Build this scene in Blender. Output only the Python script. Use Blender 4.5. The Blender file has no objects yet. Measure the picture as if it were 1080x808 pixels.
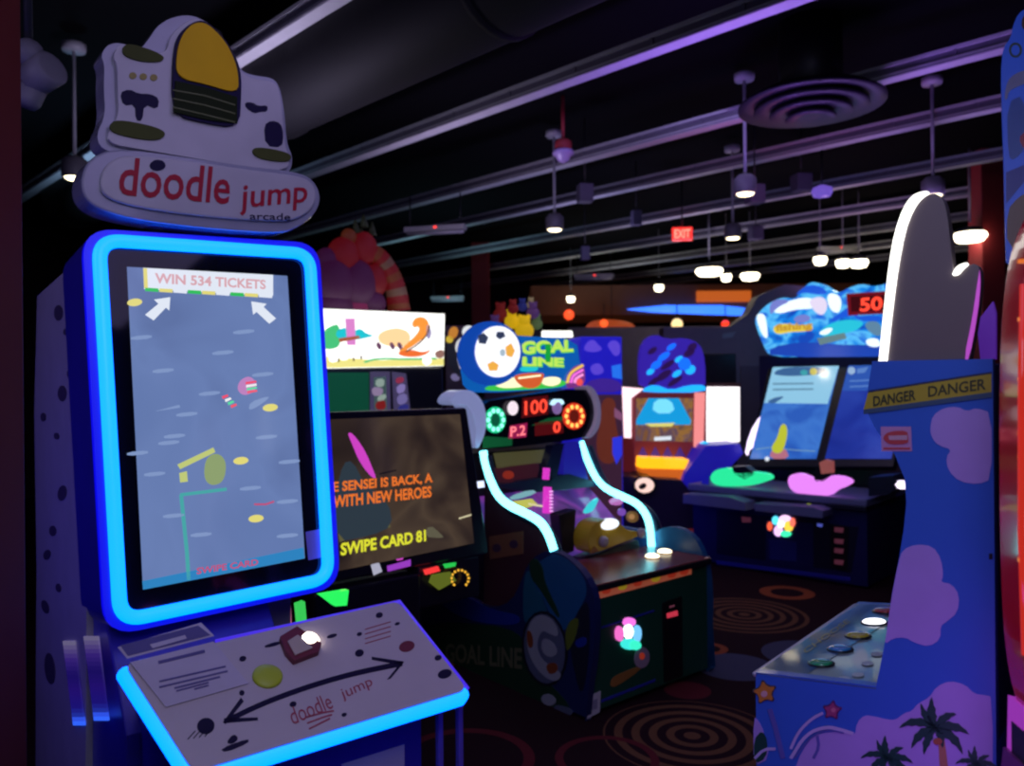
import bpy, math, random
from mathutils import Vector, Matrix
random.seed(7)
S = bpy.context.scene
COL = S.collection
EYE = Vector((0, 0, 1.6)); F = 850.0; CX = 540.0; CY = 404.0; ROLL = math.radians(0.5)
PI = math.pi

def ray(px, py):
    dx = (px - CX) / F; dz = -(py - CY) / F
    c, s = math.cos(ROLL), math.sin(ROLL)
    return Vector((dx * c + dz * s, 1.0, dz * c - dx * s))
def at(px, py, Y): return EYE + ray(px, py) * Y
def floor_at(px, py, z=0.0):
    r = ray(px, py); return EYE + r * ((z - EYE.z) / r.z)
def at_z(px, py, z): return floor_at(px, py, z)

# ---------------------------------------------------------------- materials
MATS = {}
def mat(name, col, rough=0.5, emit=None, es=0.0, metal=0.0, spec=0.5, var=0.12, scale=9.0, coat=0.0):
    if name in MATS: return MATS[name]
    m = bpy.data.materials.new(name); m.use_nodes = True
    nt = m.node_tree; b = nt.nodes['Principled BSDF']
    col = tuple(col) + (1.0,)
    b.inputs['Roughness'].default_value = rough
    b.inputs['Metallic'].default_value = metal
    b.inputs['Specular IOR Level'].default_value = spec
    b.inputs['Coat Weight'].default_value = coat
    b.inputs['Coat Roughness'].default_value = 0.05
    tc = nt.nodes.new('ShaderNodeTexCoord'); nz = nt.nodes.new('ShaderNodeTexNoise')
    nz.inputs['Scale'].default_value = scale; nz.inputs['Detail'].default_value = 3
    nt.links.new(tc.outputs['Object'], nz.inputs['Vector'])
    mx = nt.nodes.new('ShaderNodeMix'); mx.data_type = 'RGBA'
    mx.inputs[6].default_value = tuple(c * (1 - var) for c in col[:3]) + (1,)
    mx.inputs[7].default_value = tuple(min(1, c * (1 + var)) for c in col[:3]) + (1,)
    nt.links.new(nz.outputs['Fac'], mx.inputs[0]); nt.links.new(mx.outputs[2], b.inputs['Base Color'])
    if emit:
        b.inputs['Emission Color'].default_value = tuple(emit) + (1,)
        b.inputs['Emission Strength'].default_value = es
    MATS[name] = m
    return m
def srgb(r, g, b):
    f = lambda c: (c / 255 / 12.92) if c <= 10 else ((c / 255 + 0.055) / 1.055) ** 2.4
    return (f(r), f(g), f(b))
def glow(name, r, g, b, k=1.0, rough=0.12):      # a lit surface (lamp, backlit print, screen pixel colour)
    return mat(name, (0.01, 0.01, 0.012), rough, srgb(r, g, b), k, spec=0.5)
def cloudy(name, base, cols, scale, k, base_col=None):   # lit screen / print with blotches of colour
    if name in MATS: return MATS[name]
    m = mat(name, base_col or (0.01, 0.01, 0.012), 0.12, (0, 0, 0), k)
    nt = m.node_tree; b = nt.nodes['Principled BSDF']
    tc = nt.nodes.new('ShaderNodeTexCoord'); nz = nt.nodes.new('ShaderNodeTexNoise')
    nz.inputs['Scale'].default_value = scale; nz.inputs['Detail'].default_value = 2.5; nz.inputs['Distortion'].default_value = 0.8
    nt.links.new(tc.outputs['Object'], nz.inputs['Vector'])
    rp = nt.nodes.new('ShaderNodeValToRGB'); cr = rp.color_ramp
    n = len(cols)
    cr.elements[0].position = 0.32; cr.elements[0].color = srgb(*cols[0]) + (1,)
    cr.elements[1].position = 0.68; cr.elements[1].color = srgb(*cols[-1]) + (1,)
    for i in range(1, n - 1):
        e = cr.elements.new(0.32 + 0.36 * i / (n - 1)); e.color = srgb(*cols[i]) + (1,)
    nt.links.new(nz.outputs['Fac'], rp.inputs['Fac']); nt.links.new(rp.outputs['Color'], b.inputs['Emission Color'])
    return m

# ---------------------------------------------------------------- frames and planes
class Fr:
    def __init__(s, o, yaw):
        s.o = Vector(o); a = math.radians(yaw); s.yaw = a
        s.M = Matrix.Translation(s.o) @ Matrix.Rotation(a, 4, 'Z'); s.I = s.M.inverted()
    def loc(s, w): return s.I @ Vector(w)
class Pl:       # a plane in a frame's own coordinates; its normal looks at the viewer
    def __init__(s, fr, p0, ex=(1, 0, 0), ey=(0, 0, 1)):
        s.fr = fr; s.p0 = Vector(p0); s.ex = Vector(ex).normalized(); s.ey = Vector(ey).normalized()
        s.n = s.ex.cross(s.ey).normalized()
    def h(s, px, py):
        o = s.fr.I @ EYE; d = (s.fr.I.to_3x3()) @ ray(px, py)
        t = (s.p0 - o).dot(s.n) / d.dot(s.n); q = o + d * t - s.p0
        return (q.dot(s.ex), q.dot(s.ey))
    def P(s, a, b, off=0.0): return s.p0 + s.ex * a + s.ey * b + s.n * off
    def hp(s, px, py, off=0.0):
        a, b = s.h(px, py); return s.P(a, b, off)
    def sh(s, d): return Pl(s.fr, s.p0 + s.n * d, s.ex, s.ey)
WORLD = Fr((0, 0, 0), 0)
def lean(fr, p0, deg):
    a = math.radians(deg); return Pl(fr, p0, (1, 0, 0), (0, math.sin(a), math.cos(a)))

# pixel-space outlines
def pe(cx, cy, rx, ry, n=28, rot=0.0, a0=0, a1=360):
    c, s = math.cos(math.radians(rot)), math.sin(math.radians(rot)); o = []
    full = (a1 - a0) >= 360
    for i in range(n if full else n + 1):
        t = math.radians(a0 + (a1 - a0) * i / n); x, y = rx * math.cos(t), ry * math.sin(t)
        o.append((cx + x * c - y * s, cy + x * s + y * c))
    return o
def stroke(pts, w):
    L, R = [], []
    for i, p in enumerate(pts):
        a = pts[max(0, i - 1)]; b = pts[min(len(pts) - 1, i + 1)]
        dx, dy = b[0] - a[0], b[1] - a[1]; l = math.hypot(dx, dy) or 1
        nx, ny = -dy / l * w / 2, dx / l * w / 2
        L.append((p[0] + nx, p[1] + ny)); R.append((p[0] - nx, p[1] - ny))
    return L + R[::-1]
def smooth(pts, it=2, closed=False):
    for _ in range(it):
        o = []; n = len(pts); rng = range(n) if closed else range(n - 1)
        if not closed: o.append(pts[0])
        for i in rng:
            a = Vector(pts[i]); b = Vector(pts[(i + 1) % n])
            o.append(tuple(a * .75 + b * .25)); o.append(tuple(a * .25 + b * .75))
        if not closed: o.append(pts[-1])
        pts = o
    return pts
def roundpoly(pts, r, n=6):
    o = []; k = len(pts)
    for i in range(k):
        p = Vector(pts[i]); a = Vector(pts[i - 1]); b = Vector(pts[(i + 1) % k])
        u = (a - p); v = (b - p); lu, lv = u.length, v.length
        rr = min(r, lu * .45, lv * .45); A = p + u / lu * rr; B = p + v / lv * rr
        for j in range(n + 1):
            t = j / n; o.append(tuple(A * (1 - t) ** 2 + p * 2 * t * (1 - t) + B * t * t))
    return o

# ---------------------------------------------------------------- text
TXT = {}
def text_mesh(s, bold):
    key = (s, bold)
    if key in TXT: return TXT[key]
    c = bpy.data.curves.new('lettering', 'FONT'); c.body = s; c.size = 1; c.offset = bold; c.resolution_u = 3
    o = bpy.data.objects.new('lettering', c); COL.objects.link(o)
    dg = bpy.context.evaluated_depsgraph_get(); me = bpy.data.meshes.new_from_object(o.evaluated_get(dg))
    vs = [tuple(v.co[:2]) for v in me.vertices]; fs = [tuple(p.vertices) for p in me.polygons]
    bpy.data.objects.remove(o); bpy.data.curves.remove(c); bpy.data.meshes.remove(me)
    x0 = min(v[0] for v in vs); x1 = max(v[0] for v in vs); y0 = min(v[1] for v in vs); y1 = max(v[1] for v in vs)
    vs = [((v[0] - x0) / (x1 - x0), (v[1] - y0) / (y1 - y0)) for v in vs]
    TXT[key] = (vs, fs); return TXT[key]

# ---------------------------------------------------------------- mesh builder
class MB:
    def __init__(s): s.v = []; s.f = []; s.m = []; s.ms = []; s.sm = []
    def mi(s, m):
        if m not in s.ms: s.ms.append(m)
        return s.ms.index(m)
    def add(s, vs, fs, m, smooth=False):
        k = len(s.v); i = s.mi(m); s.v += [tuple(v) for v in vs]
        for f in fs: s.f.append(tuple(j + k for j in f)); s.m.append(i); s.sm.append(smooth)
        return s
    def box(s, x0, x1, y0, y1, z0, z1, m):
        vs = [(x, y, z) for z in (z0, z1) for y in (y0, y1) for x in (x0, x1)]
        return s.add(vs, [(0, 2, 3, 1), (4, 5, 7, 6), (0, 1, 5, 4), (2, 6, 7, 3), (0, 4, 6, 2), (1, 3, 7, 5)], m)
    def prism(s, pl, pts, o0, o1, m):        # closed outline in plane coordinates, from offset o0 to o1 (o1 nearer the viewer)
        n = len(pts)
        ar = sum(pts[i][0] * pts[(i + 1) % n][1] - pts[(i + 1) % n][0] * pts[i][1] for i in range(n))
        if ar < 0: pts = pts[::-1]
        vs = [pl.P(a, b, o0) for a, b in pts] + [pl.P(a, b, o1) for a, b in pts]
        fs = [tuple(range(n, 2 * n)), tuple(range(n - 1, -1, -1))]
        for i in range(n): j = (i + 1) % n; fs.append((i, j, n + j, n + i))
        return s.add(vs, fs, m)
    def pp(s, pl, px, o0, o1, m): return s.prism(pl, [pl.h(*p) for p in px], o0, o1, m)
    def dec(s, pl, px, m, off=0.002): return s.pp(pl, px, 0.0, off, m)     # printed / lit mark lying on a face
    def ring(s, pl, pts, w, o0, o1, m):      # closed band of half width w along a closed path
        n = len(pts); inn = []; out = []
        for i in range(n):
            a = Vector(pts[i - 1]); b = Vector(pts[(i + 1) % n]); d = (b - a); d.normalize(); nn = Vector((-d.y, d.x))
            p = Vector(pts[i]); inn.append(p + nn * w); out.append(p - nn * w)
        vs = [pl.P(*p, o1) for p in inn] + [pl.P(*p, o1) for p in out] + [pl.P(*p, o0) for p in inn] + [pl.P(*p, o0) for p in out]
        fs = []
        for i in range(n):
            j = (i + 1) % n
            fs += [(i, j, n + j, n + i), (2 * n + i, 3 * n + i, 3 * n + j, 2 * n + j), (i, 2 * n + i, 2 * n + j, j), (n + i, n + j, 3 * n + j, 3 * n + i)]
        return s.add(vs, fs, m)
    def tube(s, pts, r, m, seg=10, closed=False, ry=None):
        pts = [Vector(p) for p in pts]; n = len(pts); vs = []; fs = []; prev = None
        for i in range(n):
            if closed: t = pts[(i + 1) % n] - pts[i - 1]
            else: t = pts[min(n - 1, i + 1)] - pts[max(0, i - 1)]
            t.normalize()
            if prev is None:
                a = Vector((0, 0, 1)) if abs(t.z) < .9 else Vector((1, 0, 0)); u = t.cross(a).normalized()
            else: u = (prev - t * prev.dot(t)).normalized()
            prev = u; w = t.cross(u); rr = r[i] if isinstance(r, (list, tuple)) else r
            for k in range(seg):
                A = 2 * PI * k / seg; vs.append(pts[i] + u * math.cos(A) * rr + w * math.sin(A) * (ry or rr))
        for i in range(n if closed else n - 1):
            j = (i + 1) % n
            for k in range(seg): l = (k + 1) % seg; fs.append((i * seg + k, i * seg + l, j * seg + l, j * seg + k))
        if not closed: fs += [tuple(range(seg - 1, -1, -1)), tuple((n - 1) * seg + k for k in range(seg))]
        return s.add(vs, fs, m, True)
    def lathe(s, c, prof, m, seg=20, ax=None):  # prof: (radius, height) pairs, around axis ax through c
        ax = Vector(ax or (0, 0, 1)).normalized(); a = Vector((0, 0, 1)) if abs(ax.z) < .9 else Vector((1, 0, 0))
        u = ax.cross(a).normalized(); w = ax.cross(u); c = Vector(c); vs = []; fs = []; n = len(prof)
        for r, h in prof:
            for k in range(seg):
                A = 2 * PI * k / seg; vs.append(c + ax * h + (u * math.cos(A) + w * math.sin(A)) * max(r, 1e-4))
        for i in range(n - 1):
            for k in range(seg): l = (k + 1) % seg; fs.append((i * seg + k, i * seg + l, (i + 1) * seg + l, (i + 1) * seg + k))
        fs += [tuple(range(seg - 1, -1, -1)), tuple((n - 1) * seg + k for k in range(seg))]
        return s.add(vs, fs, m, True)
    def ball(s, c, r, m, sx=1, sy=1, sz=1, seg=16, rings=9):
        vs = []; fs = []; c = Vector(c)
        for i in range(rings + 1):
            t = PI * i / rings
            for k in range(seg):
                A = 2 * PI * k / seg; rr = max(math.sin(t), 1e-3)
                vs.append(c + Vector((rr * math.cos(A) * sx, rr * math.sin(A) * sy, math.cos(t) * sz)) * r)
        for i in range(rings):
            for k in range(seg): l = (k + 1) % seg; fs.append((i * seg + k, (i + 1) * seg + k, (i + 1) * seg + l, i * seg + l))
        return s.add(vs, fs, m, True)
    def text(s, pl, txt, bl, br, tl, m, bold=0.015, off=0.003):   # lettering fitted between three pixel corners on a plane
        vs, fs = text_mesh(txt, bold); A = Vector(pl.h(*bl)); B = Vector(pl.h(*br)); C = Vector(pl.h(*tl))
        return s.add([pl.P(*(A + (B - A) * x + (C - A) * y), off) for x, y in vs], fs, m)
    def build(s, name, parent=None, bevel=0.0):
        me = bpy.data.meshes.new(name); me.from_pydata(s.v, [], s.f)
        for m in s.ms: me.materials.append(m)
        me.polygons.foreach_set('material_index', s.m); me.polygons.foreach_set('use_smooth', s.sm); me.update()
        o = bpy.data.objects.new(name, me); COL.objects.link(o)
        if parent is not None: o.parent = parent
        if bevel:
            b = o.modifiers.new('bevel', 'BEVEL'); b.width = bevel; b.segments = 2; b.limit_method = 'ANGLE'; b.angle_limit = math.radians(50)
        return o
def tag(o, label=None, cat=None, group=None, kind=None):
    if label: o['label'] = label
    if cat: o['category'] = cat
    if group: o['group'] = group
    if kind: o['kind'] = kind
    return o
def thing(name, fr, label, cat, group=None):
    o = bpy.data.objects.new(name, None); COL.objects.link(o); o.location = fr.o; o.rotation_euler = (0, 0, fr.yaw)
    o.empty_display_size = .1
    return tag(o, label, cat, group)
def copy_tree(o, parent=None):
    c = o.copy(); COL.objects.link(c); c.parent = parent
    for ch in list(o.children): copy_tree(ch, c)
    return c
def area(name, loc, target, size, col, power, sy=None):
    l = bpy.data.lights.new(name, 'AREA'); l.energy = power; l.color = col; l.size = size
    if sy: l.shape = 'RECTANGLE'; l.size_y = sy
    o = bpy.data.objects.new(name, l); COL.objects.link(o); o.location = loc
    o.rotation_euler = (Vector(target) - Vector(loc)).to_track_quat('-Z', 'Y').to_euler(); return o
def point(name, loc, col, power, r=0.1):
    l = bpy.data.lights.new(name, 'POINT'); l.energy = power; l.color = col; l.shadow_soft_size = r
    o = bpy.data.objects.new(name, l); COL.objects.link(o); o.location = loc; return o
def spot(name, loc, target, col, power, ang=60, blend=.6, r=.05):
    l = bpy.data.lights.new(name, 'SPOT'); l.energy = power; l.color = col; l.spot_size = math.radians(ang); l.spot_blend = blend; l.shadow_soft_size = r
    o = bpy.data.objects.new(name, l); COL.objects.link(o); o.location = loc
    o.rotation_euler = (Vector(target) - Vector(loc)).to_track_quat('-Z', 'Y').to_euler(); return o

# ---------------------------------------------------------------- camera, world
cam = bpy.data.cameras.new('camera'); cam.sensor_width = 36; cam.lens = F / 1080 * 36
co = bpy.data.objects.new('camera', cam); COL.objects.link(co); co.location = EYE
co.rotation_euler = (Matrix.Rotation(PI / 2, 3, 'X') @ Matrix.Rotation(-ROLL, 3, 'Z')).to_euler(); S.camera = co
cam.dof.use_dof = True; cam.dof.focus_distance = 2.3; cam.dof.aperture_fstop = 2.8
S.view_settings.view_transform = 'Standard'; S.view_settings.look = 'None'; S.view_settings.gamma = 1
S.view_settings.use_curve_mapping = False; S.view_settings.exposure = 0
S.cycles.use_denoising = True; S.cycles.filter_width = 2.2; S.cycles.sample_clamp_indirect = 4
w = bpy.data.worlds.new('world'); S.world = w; w.use_nodes = True
w.node_tree.nodes['Background'].inputs[0].default_value = (0.40, 0.28, 1.0, 1); w.node_tree.nodes['Background'].inputs[1].default_value = 0.02

BLACK = mat('black plastic', (0.012, 0.012, 0.018), .35)
GLOSSBLACK = mat('gloss black glass', (0.004, 0.004, 0.008), .06)
DARKMETAL = mat('dark painted metal', (0.03, 0.03, 0.05), .45)
WHITEP = mat('white plastic', (0.62, 0.60, 0.66), .3)
LEDBLUE = mat('blue led diffuser', (0.1, 0.1, 0.1), .4, (0.0, 0.115, 1.0), 4.6, var=0)
# ================================================================ ROOM
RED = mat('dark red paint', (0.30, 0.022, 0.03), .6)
CEIL = mat('black ceiling paint', (0.002, 0.002, 0.003), .95, spec=.05)
WALLM = mat('dark wall paint', (0.02, 0.016, 0.022), .9)
BEAM = mat('pale grey painted steel', (0.42, 0.42, 0.45), .45)
BEAMD = mat('beam web grey', (0.13, 0.12, 0.16), .6)

def carpet():
    m = bpy.data.materials.new('patterned carpet'); m.use_nodes = True; nt = m.node_tree; b = nt.nodes['Principled BSDF']
    b.inputs['Roughness'].default_value = .95; b.inputs['Specular IOR Level'].default_value = .1
    N = nt.nodes.new; L = nt.links.new
    tc = N('ShaderNodeTexCoord'); col = None
    def math_(op, a, b_=None):
        n = N('ShaderNodeMath'); n.operation = op
        for i, v in enumerate((a, b_)):
            if v is None: continue
            if isinstance(v, (int, float)): n.inputs[i].default_value = v
            else: L(v, n.inputs[i])
        return n.outputs[0]
    def mix(f, a, c):
        n = N('ShaderNodeMix'); n.data_type = 'RGBA'
        for k, v in ((0, f), (6, a), (7, c)):
            if isinstance(v, tuple): n.inputs[k].default_value = v
            else: L(v, n.inputs[k])
        return n.outputs[2]
    nz = N('ShaderNodeTexNoise'); nz.inputs['Scale'].default_value = 260; L(tc.outputs['Object'], nz.inputs['Vector'])
    base = mix(nz.outputs['Fac'], (0.012, 0.004, 0.008, 1), (0.035, 0.010, 0.016, 1))
    col = base
    ringc = (0.20, 0.085, 0.045, 1); oran = (0.42, 0.10, 0.04, 1); gry = (0.09, 0.09, 0.16, 1); dred = (0.16, 0.02, 0.03, 1)
    meds = []
    def M(px, py, R, kind):
        p = floor_at(px, py); meds.append((p.x, p.y, R, kind))
    M(730, 776, .40, 'rings'); M(785, 648, .42, 'rings'); M(775, 703, .22, 'disc'); M(748, 684, .11, 'ring'); M(490, 800, .30, 'redring')
    M(640, 800, .22, 'redring'); M(700, 660, .16, 'disc'); M(560, 690, .25, 'rings'); M(830, 625, .2, 'ring'); M(725, 728, .12, 'dred')
    M(850, 690, .25, 'disc'); M(660, 640, .3, 'rings'); M(690, 610, .3, 'rings'); M(430, 700, .3, 'rings')
    for i in range(10):
        meds.append((random.uniform(-4, 5), random.uniform(7.6, 13), random.uniform(.2, .5), random.choice(['rings', 'disc', 'ring'])))
    for (x, y, R, kind) in meds:
        d = N('ShaderNodeVectorMath'); d.operation = 'DISTANCE'; L(tc.outputs['Object'], d.inputs[0]); d.inputs[1].default_value = (x, y, 0)
        dd = d.outputs['Value']; ins = math_('LESS_THAN', dd, R)
        if kind == 'rings':
            s = math_('SINE', math_('MULTIPLY', dd, 2 * PI / .078)); f = math_('MULTIPLY', math_('GREATER_THAN', s, 0.1), ins); c = ringc
        elif kind == 'disc': f = ins; c = gry
        elif kind == 'dred': f = ins; c = dred
        else: f = math_('MULTIPLY', ins, math_('GREATER_THAN', dd, R * (.6 if kind == 'ring' else .84))); c = oran if kind == 'ring' else dred
        col = mix(f, col, mix(nz.outputs['Fac'], tuple(v * .6 for v in c[:3]) + (1,), c))
    L(col, b.inputs['Base Color']); return m
fl = MB().box(-7, 9, -1.5, 17, -0.05, 0.0, carpet()).build('floor'); tag(fl, kind='structure')
ce = MB().box(-7, 9, -1.5, 17, 3.95, 4.05, CEIL).build('ceiling'); tag(ce, kind='structure')
tag(MB().box(-7, 9, 17, 17.1, 0, 3.95, WALLM).build('wall_back'), kind='structure')
tag(MB().box(-7.1, -7, -1.5, 17, 0, 3.95, WALLM).build('wall_left'), kind='structure')
tag(MB().box(9, 9.1, -1.5, 17, 0, 3.95, WALLM).build('wall_right'), kind='structure')
tag(MB().box(-7, 9, -1.6, -1.5, 0, 3.95, WALLM).build('wall_front'), kind='structure')

# columns
def column(name, x0, x1, y0, y1):
    b = MB().box(x0, x1, y0, y1, 0, 3.95, RED); b.box(x0 - .02, x1 + .02, y0 - .02, y1 + .02, 0, .12, BLACK)
    return tag(b.build(name, bevel=.01), kind='structure')
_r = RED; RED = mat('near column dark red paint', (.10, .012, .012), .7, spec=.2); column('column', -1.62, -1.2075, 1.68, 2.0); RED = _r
pA = at(497, 300, 13.4); pB = at(516, 300, 13.4); column('column', pA.x, pB.x, 13.4, 13.7)
pA = at(1036, 300, 8.2); pB = at(1061, 300, 8.2); column('column', pA.x, pB.x, 8.2, 8.45)

# ceiling beams: steel channel sections, 45 degrees across the room, evenly spaced
def beam_mesh():
    b = MB(); L0, L1 = -14, 14
    b.box(L0, L1, -.05, .05, .078, .098, BEAM)      # top flange
    b.box(L0, L1, -.05, .05, .0, .030, BEAM)        # lower flange
    b.box(L0, L1, -.03, .03, .030, .078, BEAMD)
    b.box(L0, L1, -.054, -.05, .008, .014, BEAMD); b.box(L0, L1, .05, .054, .008, .014, BEAMD)
    for i in range(-23, 24):
        b.box(i * .6 - .01, i * .6 + .01, -.04, .04, .030, .078, BEAMD)
    return b
BZ = 3.56; proto = beam_mesh().build('ceiling_beam')
bd = Vector((-math.sin(math.radians(44.7)), math.cos(math.radians(44.7)), 0)); bn = Vector((bd.y, -bd.x, 0))
for k, slope in enumerate((.605, .343, .247, .202, .163, .138, .119, .105, .094)):
    o = proto if k == 0 else proto.copy()
    if k: COL.objects.link(o)
    p = .703 * (BZ + .04 - 1.6) / (slope + .009)
    c = bn * p + bd * (4 if k < 3 else 6)
    o.location = (c.x, c.y, BZ); o.rotation_euler = (0, 0, math.atan2(bd.y, bd.x)); tag(o, kind='structure')

# duct
DUCT = mat('dark grey duct metal', (0.006, 0.006, 0.008), .7, metal=.0, spec=.2)
b = MB(); c0 = bn * 2.62; z = 3.52
b.tube([c0 + bd * t + Vector((0, 0, z)) for t in (-3, 0, 3, 6, 9)], .30, DUCT, 28)
for t in (-1.5, .6, 2.7, 4.8, 6.9): b.tube([c0 + bd * (t - .02) + Vector((0, 0, z)), c0 + bd * (t + .02) + Vector((0, 0, z))], .312, DUCT, 28)
o = b.build('ventilation_duct'); tag(o, 'fat dark grey round ventilation duct under the black ceiling', 'duct')

# pendant lamps on rods
LAMPW = glow('warm lamp lens', 255, 236, 190, 6); LAMPV = glow('violet lit lens', 120, 90, 210, .8)
LAMPH = mat('grey lamp housing', (.16, .15, .18), .4)
RODM = mat('pale rod metal', (0.35, 0.35, 0.4), .4)
def pendant():
    r = thing('pendant_lamp', WORLD, '', 'pendant lamp', 'pendant lamps on thin rods')
    MB().lathe((0, 0, .85), [(.07, -.02), (.075, 0), (.075, .03), (.02, .05)], RODM).build('canopy', r)
    MB().tube([(0, 0, .12), (0, 0, .87)], .012, RODM, 8).build('rod', r)
    MB().lathe((0, 0, 0), [(.075, -.01), (.082, 0), (.082, .10), (.05, .13), (.01, .14)], LAMPH, 24).build('housing', r)
    MB().lathe((0, 0, 0), [(.01, -.025), (.05, -.022), (.066, -.008), (.066, .002)], LAMPW, 20).build('lens', r)
    return r
pr = None
for (px, py, lab) in ((79, 186, 'white pendant lamp on a rod beside the round-topped cabinet sign'),
                      (223, 178, 'pendant lamp whose rod rises behind the yellow and white cabinet sign'),
                      (585, 241, 'pendant lamp hanging below the dome camera'),
                      (786, 203, 'pendant lamp with the tallest rod, near the round ceiling diffuser'),
                      (773, 250, 'pendant lamp hanging just right of the red exit sign'),
                      (984, 205, 'pendant lamp hanging over the white-edged fin, hidden low down')):
    r = pendant() if pr is None else copy_tree(pr)
    pr = pr or r; r.location = at_z(px, py, 3.0); r['label'] = lab

# big round diffuser below the ceiling
c = at_z(855, 109, 3.42)
DIFF = mat('dark violet diffuser metal', (0.008, 0.006, 0.014), .5)
b = MB()
for R, zz in ((.46, 0), (.36, -.03), (.26, -.06), (.16, -.09)): b.lathe((c.x, c.y, c.z), [(R - .10, zz + .0), (R, zz - .02), (R, zz), (R - .08, zz + .05)], DIFF, 40)
b.tube([(c.x, c.y, c.z), (c.x, c.y, 3.95)], .2, DIFF, 24)
tag(b.build('air_diffuser'), 'large dark round air diffuser of stepped rings hanging below the ceiling', 'air diffuser')

# dome camera on a red rod
c = at(594, 163, 6.6); fr = Fr((c.x, c.y, c.z), 0)
r = thing('dome_camera', fr, 'small dome camera with a red collar hanging on a thin rod', 'security camera')
MB().tube([(0, 0, .1), (0, 0, 3.95 - c.z)], .014, RED, 8).build('rod', r)
MB().lathe((0, 0, 0), [(.05, .12), (.07, .10), (.07, 0.02)], RED, 20).build('collar', r)
MB().lathe((0, 0, 0), [(.085, .03), (.09, .0), (.06, -.02), (.05, -.05), (.01, -.07)], mat('violet dome plastic', (.4, .3, .6), .2), 20).build('dome', r)

# exit sign
c = at(719.5, 247, 9.3); fr = Fr(c, -8)
r = thing('exit_sign', fr, 'glowing red EXIT sign hanging from the ceiling', 'exit sign')
pl = Pl(fr, (0, -.03, 0))
MB().box(-.115, .115, -.03, .03, -.075, .075, glow('exit sign red', 240, 50, 45, 1.6)).build('sign_box', r, .006)
b = MB(); vs, fs = text_mesh('EXIT', .02); b.add([pl.P(-.09 + .18 * x, -.05 + .10 * y, .004) for x, y in vs], fs, glow('exit letters', 255, 150, 130, 1.6)); b.build('lettering', r)
MB().tube([(0, 0, .075), (0, 0, 3.95 - c.z)], .01, BLACK, 8).build('rod', r)

# little boxes (speakers) hung between the beams
SPK = mat('grey speaker plastic', (.10, .09, .15), .6)
for i, (px, py, Y, sx, lab) in enumerate(((617, 204, 7.2, .13, 'grey box speaker hung under a beam next to the dome camera'), (671, 230, 8.6, .1, 'small grey box speaker between the dome camera and the exit sign'),
        (617, 267, 9.5, .1, 'small grey box speaker hung lower, right of the mid red column'), (845, 193, 7.5, .15, 'dark violet box speaker hung under the round diffuser'),
        (796, 205, 7.0, .14, 'dark box speaker right behind the tallest pendant lamp'), (797, 246, 9.5, .14, 'dark box speaker right of the pendant beside the exit sign'))):
    c = at(px, py, Y); fr = Fr(c, 10)
    r = thing('ceiling_speaker', fr, lab, 'speaker', 'box speakers hung from the ceiling')
    MB().box(-sx / 2, sx / 2, -sx / 2, sx / 2, -.08, .08, SPK).build('housing', r, .01)
    MB().tube([(0, 0, .08), (0, 0, 3.95 - c.z)], .007, BLACK, 6).build('rod', r)
c = at(867, 203, 8.0); fr = Fr(c, 0)
MBx = MB().lathe((0, 0, 0), [(.01, -.05), (.08, -.04), (.1, 0), (.1, .04), (.03, .07)], LAMPV, 24); r = thing('violet_lamp', fr, 'small violet glowing round lamp beside the dark box speaker', 'lamp')
MBx.build('lens', r); MB().tube([(0, 0, .06), (0, 0, 3.95 - c.z)], .008, BLACK, 6).build('rod', r)

# far round ceiling lamps, wide warm lenses
FARW = glow('bright warm lens', 255, 240, 205, 7)
def disc_lamp():
    r = thing('disc_lamp', WORLD, '', 'ceiling lamp', 'wide warm ceiling lamps')
    MB().lathe((0, 0, 0), [(.12, .03), (.13, 0.01), (.10, .08), (.03, .1)], DARKMETAL, 24).build('housing', r)
    MB().lathe((0, 0, 0), [(.01, -.07), (.11, -.055), (.145, 0), (.13, .03)], FARW, 24).build('lens', r)
    MB().tube([(0, 0, .14), (0, 0, .9)], .01, RODM, 6).build('rod', r)
    return r
pr = None
for (px, py, Y, s, lab) in ((748, 286, 9.8, 1.25, 'widest warm lamp left of the far pair above the orange soffit'), (791, 291, 10.5, .9, 'round warm lamp right of the widest one'),
                            (1023, 249, 7.0, 1.1, 'bright warm lamp between the white-edged fin and the red column'), (865, 274, 10, .55, 'small warm lamp above the blue wave sign'),
                            (906, 277, 10.5, .75, 'warm lamp beside the top of the fin, above the red digits'), (889, 277, 11.5, .6, 'dim warm lamp tucked left of the one beside the fin'),
                            (766, 292, 12.5, .5, 'tiny warm lamp between the two widest far lamps'), (695, 303, 13.2, .5, 'tiny warm lamp over the blue light ribbon'), (602, 315, 13.0, .5, 'tiny warm lamp right of the mid red column')):
    r = disc_lamp() if pr is None else copy_tree(pr)
    pr = pr or r; r.location = at_z(px, py, 3.06); r.scale = (s, s, 1); r['label'] = lab

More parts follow.
